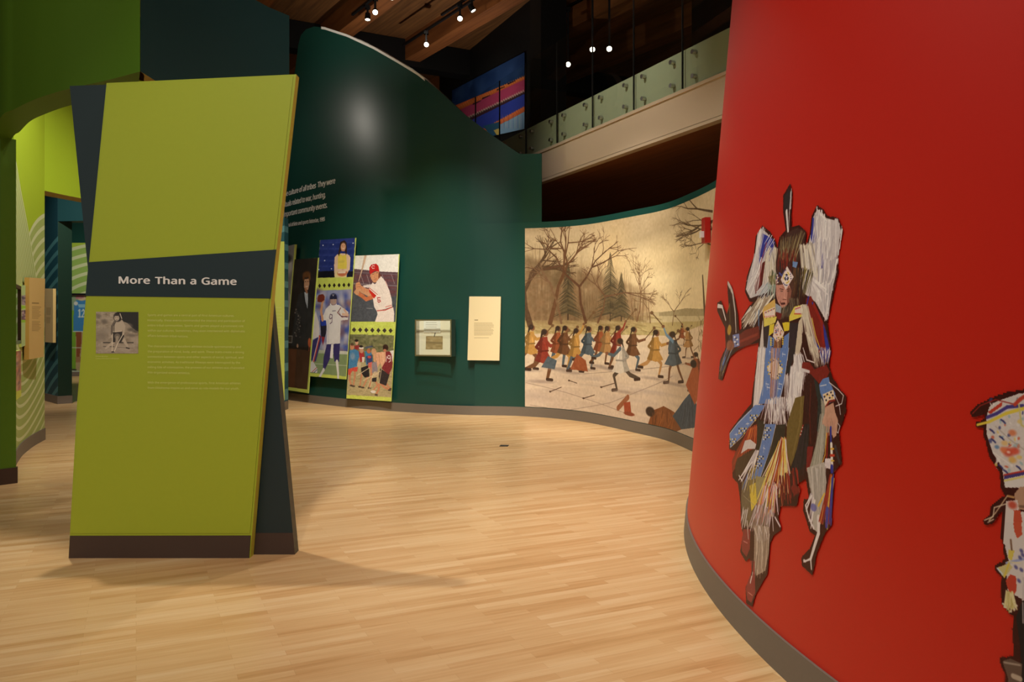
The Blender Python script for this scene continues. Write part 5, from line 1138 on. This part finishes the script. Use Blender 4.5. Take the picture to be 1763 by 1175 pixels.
# ---- legs
C.frame(*F2)
C.poly([(172, 500), (300, 470), (330, 620), (300, 760), (180, 720), (168, 600)], (110, 96, 72)); C.poly([(210, 520), (250, 500), (265, 580), (220, 650)], (212, 190, 70)); C.poly([(240, 470), (300, 480), (280, 640), (250, 640)], (150, 140, 100)); C.line([(180, 570), (270, 650)], 3, (170, 160, 130)); C.line([(170, 470), (225, 400)], 10, (220, 212, 214)); fringe(C, (200, 470), (250, 420), (180, 540), (230, 560), 12, 8, [(200, 196, 190), (150, 130, 60), (96, 120, 180)], 5)
fringe(C, (370, 290), (390, 290), (250, 600), (410, 540), 40, 9, [(222, 196, 84), (216, 210, 216), (196, 90, 36), (226, 214, 130), (150, 50, 30)], 6); fringe(C, (290, 520), (350, 520), (230, 700), (360, 660), 34, 10, [(206, 176, 190), (222, 206, 216), (190, 90, 60), (222, 190, 70)], 7, jit=8); fringe(C, (240, 620), (330, 640), (200, 740), (320, 740), 24, 10, [(216, 206, 212), (190, 176, 186), (150, 120, 120)], 7); C.line([(340, 680), (365, 725)], 12, (206, 196, 206)); fringe(C, (180, 640), (200, 640), (170, 720), (190, 730), 6, 9, [(196, 190, 192)], 6)
fringe(C, (380, 480), (450, 440), (380, 600), (460, 560), 22, 14, [(110, 24, 22), (60, 20, 22), (150, 40, 30)], 7); C.blob(440, 540, 20, 24, (120, 30, 26))
C.poly([(180, 740), (215, 740), (212, 840), (195, 880), (172, 850), (168, 780)], (134, 44, 44)); C.line([(180, 800), (200, 810)], 6, (190, 120, 120)); C.line([(198, 700), (205, 790)], 12, (200, 190, 190), 6)
C.poly([(235, 720), (312, 730), (308, 860), (290, 950), (245, 975), (232, 930), (235, 820)], (160, 142, 126)); fringe(C, (245, 760), (305, 760), (240, 960), (290, 950), 40, 7, [(186, 170, 154), (130, 112, 98), (206, 194, 180), (110, 92, 80)], 4); fringe(C, (235, 720), (310, 730), (245, 800), (300, 790), 18, 7, [(214, 206, 204), (150, 136, 128)], 4)
C.poly([(210, 900), (236, 900), (238, 990), (240, 1060), (220, 1112), (200, 1096), (192, 1040)], (140, 50, 50)); C.line([(215, 1010), (226, 960)], 12, (214, 206, 206)); C.line([(205, 1060), (225, 1075)], 6, (200, 130, 120)); C.line([(228, 900), (222, 970)], 12, (50, 36, 34))
C.poly([(500, 430), (590, 400), (600, 500), (585, 640), (560, 760), (535, 740), (520, 640), (525, 560)], (180, 174, 166)); fringe(C, (510, 440), (580, 430), (530, 640), (580, 640), 22, 10, [(196, 190, 184), (160, 154, 146)], 7); fringe(C, (520, 560), (530, 600), (495, 600), (525, 740), 8, 12, WHT, 7)
C.line([(560, 680), (560, 760), (535, 840), (520, 890)], 30, (220, 214, 214), 20); C.line([(520, 890), (485, 905)], 14, (222, 216, 216), 8); C.line([(520, 890), (524, 942)], 14, (222, 216, 216), 10); C.blob(490, 900, 8, 8, (220, 214, 214)); C.line([(495, 620), (510, 680), (535, 735)], 14, (216, 210, 212))
fringe(C, (620, 470), (632, 480), (560, 700), (625, 720), 26, 10, [(222, 186, 60), (190, 100, 40), (214, 190, 90), (60, 60, 150), (150, 40, 30)], 7); C.line([(605, 640), (600, 725)], 30, (72, 66, 150), 24); C.blob(535, 630, 16, 20, (96, 96, 170), .8); C.line([(560, 620), (590, 560)], 16, (216, 180, 70), 10); C.fuzz(4, 5, 8)
o = cutout('dancer_decal', C, C.material('dancer_print', 0.42, 0.4), 0.004, 0.006)
tag(o, 'wall graphic of a feathered dancer mid step in white fringe', 'wall graphic', kind='thing')
# second figure at the right edge
e = bbox(red, [(1665, 660), (1665, 1175), (1810, 640), (1810, 1230)])
C = Canvas(red, *e, 420, (150, 20, 12)); G = (1660, 660, 4.514); H = (1680, 900, 4.277)
C.to_mask = True
sil(G, [(68, 235), (120, 180), (240, 120), (330, 90), (430, 70), (540, 66), (630, 120), (655, 300), (610, 520), (650, 760), (640, 1000), (660, 1200), (300, 1200), (318, 1000), (345, 880), (330, 860), (300, 800), (300, 700), (220, 580), (170, 400), (165, 335), (110, 330), (110, 318), (180, 290), (175, 230), (75, 255)], 32)
sil(G, [(340, 880), (230, 960), (215, 1040), (170, 1070), (175, 1090), (220, 1080), (260, 1020), (340, 940)], 34)
sil(H, [(215, 0), (220, 200), (240, 280), (160, 330), (165, 350), (215, 400), (205, 450), (210, 600), (270, 670), (300, 680), (290, 800), (300, 1000), (200, 1010), (200, 1040), (240, 1120), (230, 1250), (520, 1250), (540, 1000), (590, 700), (560, 300), (590, 0)], 34)
C.to_mask = False; C.frame(*G)
C.poly([(180, 270), (200, 190), (250, 150), (430, 85), (700, 70), (700, 820), (322, 815), (300, 660), (225, 540), (180, 400)], (206, 200, 198)); C.fuzz(3, 10, 10)
for i in range(60): x, y = rng.uniform(190, 460), rng.uniform(120, 690); C.blob(x, y, rng.uniform(6, 18), rng.uniform(6, 18), [(60, 64, 120), (196, 90, 60), (216, 190, 110), (150, 180, 190), (226, 222, 220), (220, 216, 214)][rng.integers(6)], .8, .3, rng.uniform(0, 3))
C.poly([(190, 230), (300, 150), (300, 180), (210, 245)], (186, 60, 44)); C.line([(185, 270), (260, 240), (340, 190), (460, 180)], 26, (70, 58, 130)); C.line([(110, 328), (200, 305), (330, 240), (470, 200)], 20, (216, 196, 70), 26); C.line([(72, 240), (130, 180), (250, 132), (400, 170)], 8, (150, 40, 34)); C.line([(400, 170), (440, 130), (470, 110)], 30, (186, 66, 50)); C.line([(430, 170), (450, 330), (500, 360)], 14, (200, 190, 120))
for x, y in [(310, 300), (225, 375), (235, 450), (300, 430), (290, 650), (330, 690), (430, 660)]: C.line([(x - 18, y - 12), (x, y), (x + 14, y + 16)], 13, (52, 54, 110))
for x, y, r, c in [(350, 540, 44, (196, 74, 54)), (310, 520, 26, (214, 120, 80)), (400, 530, 34, (206, 80, 60)), (350, 540, 14, (232, 190, 180)), (320, 470, 26, (216, 180, 120)), (380, 600, 30, (214, 170, 90)), (380, 390, 30, (206, 120, 80)), (260, 500, 18, (96, 130, 170)), (430, 580, 20, (216, 190, 120))]: C.blob(x, y, r, r * .8, c, .9, .4)
C.line([(250, 340), (370, 450), (470, 520)], 7, (170, 160, 150)); C.line([(230, 540), (370, 640)], 8, (226, 220, 216)); C.poly([(315, 720), (500, 685), (500, 710), (315, 750)], (70, 56, 120)); C.line([(315, 718), (500, 680)], 12, (180, 50, 40)); C.line([(318, 762), (500, 722)], 12, (214, 200, 110)); C.poly([(318, 770), (500, 735), (500, 800), (330, 815)], (212, 208, 206))
C.poly([(395, 860), (440, 810), (700, 800), (700, 1010), (430, 985), (400, 930)], (176, 140, 116)); C.line([(440, 960), (520, 970)], 20, (120, 90, 74)); C.poly([(330, 920), (420, 910), (430, 1000), (700, 1010), (700, 1250), (308, 1250)], (208, 200, 198))
C.line([(345, 880), (390, 890)], 18, (180, 140, 90)); C.line([(340, 880), (250, 1010), (200, 1070)], 9, (206, 186, 150)); C.line([(335, 940), (240, 970), (230, 1040), (165, 1068)], 9, (216, 206, 180)); C.line([(235, 1060), (190, 1085)], 8, (216, 206, 180))
C.blob(380, 950, 34, 30, (186, 70, 50), .9, .4); C.poly([(390, 990), (440, 990), (460, 1100), (420, 1180), (390, 1080)], (186, 76, 54))
C.frame(*H)
C.poly([(215, 0), (600, 0), (600, 600), (350, 570), (300, 540), (240, 500), (230, 380), (250, 300), (220, 180)], (204, 198, 196)); C.poly([(280, 0), (340, 0), (345, 90), (310, 120), (290, 70)], (190, 80, 56)); C.line([(262, 130), (270, 210)], 14, (110, 80, 60)); C.poly([(245, 200), (290, 210), (270, 280), (245, 270)], (206, 190, 90)); C.line([(230, 300), (355, 270)], 18, (150, 160, 200)); C.line([(240, 290), (330, 300)], 8, (214, 204, 160))
C.poly([(158, 335), (250, 300), (275, 330), (215, 410), (190, 380)], (196, 186, 130)); C.line([(250, 300), (215, 400)], 12, (206, 186, 70)); C.line([(165, 340), (200, 380)], 14, (190, 206, 216)); C.poly([(225, 430), (260, 380), (300, 400), (305, 500), (280, 540), (240, 490)], (186, 64, 46))
for x, y in [(340, 210), (350, 240), (340, 350), (322, 430), (330, 260), (300, 330)]: C.blob(x, y, 15, 13, (66, 64, 130), .8, .4, .6)
fringe(C, (225, 520), (275, 520), (205, 640), (310, 640), 14, 14, [(206, 196, 130), (216, 208, 160), (180, 166, 100)], 12); dots(C, [(206, 600), (222, 625), (262, 655), (288, 640), (305, 612)], 9, (206, 196, 176))
C.poly([(345, 580), (600, 600), (600, 1250), (350, 1250), (330, 900), (300, 700)], (24, 22, 26)); C.line([(350, 590), (352, 740)], 10, (170, 160, 160)); C.poly([(200, 1020), (260, 1000), (345, 1040), (340, 1240), (250, 1240), (240, 1140)], (96, 76, 66)); C.line([(215, 1030), (330, 1050)], 14, (156, 140, 126)); C.line([(280, 1130), (330, 1150)], 40, (176, 160, 142)); C.poly([(350, 400), (600, 420), (600, 600), (345, 575)], (190, 184, 184))
o = cutout('figure_decal', C, C.material('figure_print', 0.42, 0.4), 0.004, 0.006)
tag(o, 'wall graphic of a second figure in a floral sleeve, cut by the right edge', 'wall graphic', kind='thing')
# ------------------------------------------------------------------ boards and pictures of the side gallery
def sideplane(pa, pb, off):
    a = side.pt(side.uv(pa, 500)[0], 0, off)[:2]; b = side.pt(side.uv(pb, 500)[0], 0, off)[:2]
    return Plane(a, b)
def flat(name, S, quad, thick, label, cat, paint, mats, res=130, base=(226, 200, 132), off=0.0):
    C = Canvas(S, *extent(S, quad), res, base); paint(C)
    return tag(board(name, S, quad, thick, [C.material(name + '_print', 0.5)] + mats, C=C, off=off), label, cat)
M_gold = mat('gold_tan_laminate', (196, 158, 84), 0.5, 0.35, noise=0.02)
def pt1(C):
    C.frame(15, 470, 5.107); C.line([(205, 266), (265, 268)], 6, (96, 76, 44)); [C.line([(205, y), (285 - (i * 37) % 26, y + 2)], 4, (120, 96, 56), al=.8) for i, y in enumerate(list(range(300, 405, 14)) + list(range(430, 515, 13)))]
flat('label_board', sideplane(51, 77, 0.1), [(50.5, 478), (77.6, 480), (75.4, 614.5), (50, 619.5)], 0.05, 'tall tan label board on the pale green wall, bottom hanging lowest', 'label board', pt1, [M_gold], base=(204, 176, 112))
def pt2(C):
    C.frame(15, 470, 5.107); [C.line([(332, y), (372 - (i * 37) % 12, y + 1)], 3.4, (150, 126, 84), al=.8) for i, y in enumerate(list(range(310, 370, 11)) + list(range(395, 445, 11)))]
s2 = tl - 0.55; TP = Plane(tealP.pt(0, 0, 0.08)[:2], tealP.pt(tl, 0, 0.08)[:2])
flat('label_board', TP, [(77.5, 497), (91.3, 497.2), (91, 590.4), (77.5, 589.5)], 0.05, 'cream label board on the teal wall in the next room', 'label board', pt2, [M_tan], base=(226, 202, 146), res=90)
def pt3(C):
    C.frame(15, 470, 5.107)
    for y, c in ((210, (150, 140, 150)), (340, (120, 90, 110))): C.poly([(100, y - 8), (190, y - 14), (190, y + 72), (100, y + 76)], c); [C.blob(rng.uniform(105, 185), rng.uniform(y, y + 60), 8, 8, [(90, 80, 96), (190, 180, 180), (60, 60, 90)][k % 3], .7, .5) for k in range(40)]
    C.poly([(100, 290), (190, 292), (190, 318), (100, 316)], (140, 196, 60)); C.poly([(100, 416), (190, 420), (190, 440), (100, 440)], (140, 196, 60)); C.poly([(160, 500), (185, 500), (185, 570), (160, 570)], (150, 170, 180))
flat('picture_board', sideplane(38, 51, 0.03), [(37, 491), (51.5, 492.5), (51.5, 592.5), (37, 598)], 0.02, 'pale green photo panel with two crowd pictures beside the tan label board', 'poster', pt3, [M_lime_edge], base=(170, 200, 140))
def pt4(C):
    C.frame(15, 470, 5.107); C.poly([(45, 690), (112, 680), (112, 820), (45, 840)], (150, 116, 88)); C.line([(48, 840), (110, 815)], 8, (90, 70, 56)); [C.blob(rng.uniform(50, 108), rng.uniform(700, 1030), rng.uniform(6, 14), rng.uniform(8, 26), [(190, 120, 100), (120, 90, 100), (216, 176, 146), (140, 110, 80)][k % 4], .7, .6) for k in range(50)]; C.poly([(45, 1050), (112, 1030), (112, 1110), (45, 1150)], (196, 206, 80))
flat('picture_board', sideplane(26, 37, 0.05), [(25, 606), (36.6, 603), (36.6, 682), (25, 692)], 0.03, 'warm toned photo panel under the glazed frame, next to the pillar', 'poster', pt4, [M_lime_edge], base=(186, 146, 112))
FS = sideplane(26, 37, 0.09); (fx0, fz1), (fx1, fz0) = FS.uv(25, 488), FS.uv(36.7, 592)
M_frame = mat('dark_walnut_frame', (74, 56, 38), 0.5, 0.4, noise=0.1)
root = thing('glazed_frame', FS.pt((fx0 + fx1) / 2, fz0, -0.04), 'tall dark wooden glazed frame on the pale green wall next to the pillar', 'picture frame')
fr = 0.035
adopt(root, pbox('frame_side', FS, fx0, fx0 + fr, fz0, fz1, -0.08, 0, M_frame), pbox('frame_side', FS, fx1 - fr, fx1, fz0, fz1, -0.08, 0, M_frame), pbox('frame_rail', FS, fx0 + fr, fx1 - fr, fz1 - fr, fz1, -0.08, 0, M_frame),
      pbox('frame_rail', FS, fx0 + fr, fx1 - fr, fz0, fz0 + fr, -0.08, 0, M_chrome), pbox('back_panel', FS, fx0 + fr, fx1 - fr, fz0 + fr, fz1 - fr, -0.08, -0.07, mat('olive_cream_lining', (200, 192, 140), .6, .3)),
      pbox('glass_front', FS, fx0 + fr, fx1 - fr, fz0 + fr, fz1 - fr, -0.02, -0.015, M_glass))
# far room: glazed graphic of a ball player seen from behind
FP = Plane((-17, 23.45), (-9, 23.45))
def pt5(C):
    C.frame(15, 470, 5.107); C.poly([(540, 190), (595, 190), (590, 860), (548, 860)], (132, 176, 60)); C.poly([(590, 190), (760, 190), (760, 860), (590, 860)], (196, 170, 130)); C.poly([(545, 195), (660, 195), (660, 330), (545, 330)], (150, 170, 140))
    C.poly([(575, 260), (600, 240), (760, 240), (760, 400), (662, 400), (650, 515), (566, 515)], (72, 138, 204)); C.blob(590, 270, 18, 18, (226, 222, 220)); C.poly([(610, 278), (670, 278), (670, 306), (612, 306)], (150, 196, 226)); C.line([(566, 516), (660, 518)], 8, (232, 230, 230))
    C.line([(622, 325), (622, 388)], 12, (240, 240, 240)); C.line([(612, 335), (622, 325)], 8, (240, 240, 240)); C.line([(612, 388), (634, 388)], 8, (240, 240, 240)); C.line([(642, 338), (654, 324), (664, 338), (658, 356), (642, 388), (668, 388)], 9, (240, 240, 240))
    C.poly([(590, 520), (640, 520), (635, 650), (620, 745), (596, 745)], (150, 84, 56)); C.blob(640, 225, 34, 22, (220, 190, 160)); C.poly([(590, 200), (660, 196), (660, 222), (590, 232)], (196, 130, 140)); C.poly([(590, 740), (640, 740), (640, 790), (590, 790)], (176, 130, 96)); C.line([(555, 658), (640, 660)], 7, (220, 220, 216)); C.line([(545, 865), (650, 868)], 12, (216, 214, 206)); C.line([(560, 852), (590, 854)], 12, (60, 56, 60))
q = [(120.5, 508.5), (170, 508.5), (170, 641), (121.5, 641)]; e = extent(FP, q)
C = Canvas(FP, *e, 60, (150, 180, 90)); pt5(C)
root = thing('graphic_case', FP.pt((e[0] + e[1]) / 2, e[2], -0.05), 'tall glazed graphic of a player in blue shirt 12 in the far room', 'display case')
adopt(root, board('graphic_panel', FP, q, 0.04, [C.material('player_graphic_print', .4), M_black], C=C), pbox('frame_rail', FP, e[0], e[1], e[3], e[3] + .05, -0.1, 0.08, M_blackmetal), pbox('frame_side', FP, e[0] - .05, e[0], e[2], e[3] + .05, -0.1, 0.08, M_chrome), pbox('glass_front', FP, e[0], e[1], e[2], e[3], 0.06, 0.068, M_glass))
struct('baseboard_far_room', box_vf(-17, -9, 23.3, 23.45, 0, 0.12), M_base)

# ------------------------------------------------------------------ light green board on the divider, right edge seen beside the sign
q = [(440, 418), (489, 416), (489.2, 690), (440, 687)]; DP = Plane(divP.pt(0, 0, .035)[:2], divP.pt(dl, 0, .035)[:2]); 
def pt6(C):
    C.frame(140, 440, 4.518); C.poly([(1300, -150), (1600, -150), (1600, 1200), (1300, 1200)], (190, 204, 96)); [C.line([(1380, y), (1556, y + 6)], 4, (206, 216, 140), al=.7) for y in range(400, 660, 26)]
flat('text_board', DP, q, 0.03, 'light green text panel on the divider wall just right of the title sign', 'poster', pt6, [M_lime_edge], base=(190, 204, 96))

# ------------------------------------------------------------------ banner on the upper floor
BP = Plane((-2.6, 24.61), (0.29, 18.5)); q = [(778, 156), (903, 90), (903, 222), (778, 250)]
C = Canvas(BP, *extent(BP, q), 90, (24, 52, 96)); C.frame(760, 60, 5.34)
def band(a, b, c): C.poly([(-60, a[0]), (800, a[1]), (800, b[1]), (-60, b[0])], c)
C.fuzz(6, 120, 60); band((730, 370), (800, 400), (196, 90, 44)); band((800, 395), (960, 520), (168, 56, 92)); band((900, 505), (960, 525), (60, 30, 40)); band((950, 530), (1130, 650), (44, 58, 150)); band((1110, 640), (1150, 690), (196, 90, 50)); band((1140, 690), (1500, 900), (126, 158, 190))
ln = lambda x, y0, y1: y0 + (y1 - y0) * (x + 60) / 820
for i in range(40):
    x = -40 + i * 20; C.line([(x, ln(x, 765, 385) - 10), (x + 10, ln(x, 765, 385) + 14), (x + 20, ln(x, 765, 385) - 14)], 7, (216, 130, 60)); C.line([(x, ln(x, 905, 515) + 10), (x + 10, ln(x, 905, 515) - 14), (x + 20, ln(x, 905, 515) + 4)], 7, (196, 190, 160)); C.line([(x, ln(x, 1120, 670) + 12), (x + 8, ln(x, 1120, 670) - 16), (x + 18, ln(x, 1120, 670) + 8)], 8, (226, 120, 60))
for x, y in [(385, 590), (620, 455), (300, 640), (520, 510)]: C.line([(x - 10, y), (x + 60, y - 30)], 14, (40, 20, 30), 6)
for i in range(14): x = 560 + i * 14; C.line([(x, 740), (x + 2, 860)], 5, [(216, 150, 150), (60, 70, 120), (214, 200, 140)][i % 3], al=.8)
C.poly([(380, 840), (540, 800), (540, 960), (480, 960)], (36, 80, 110)); C.poly([(480, 880), (530, 860), (530, 960)], (200, 170, 90))
o = board('banner', BP, q, 0.03, [C.material('banner_print', .6), M_black], C=C); tag(o, 'colourful banner with pink, blue and white zigzag stripes on the upper floor', 'banner')
struct('wall_upper_banner', prism_poly([BP.pt(-2, 0, -.05)[:2], BP.pt(7.5, 0, -.05)[:2], BP.pt(7.5, 0, -.3)[:2], BP.pt(-2, 0, -.3)[:2]], ZT, 9.0), M_black)
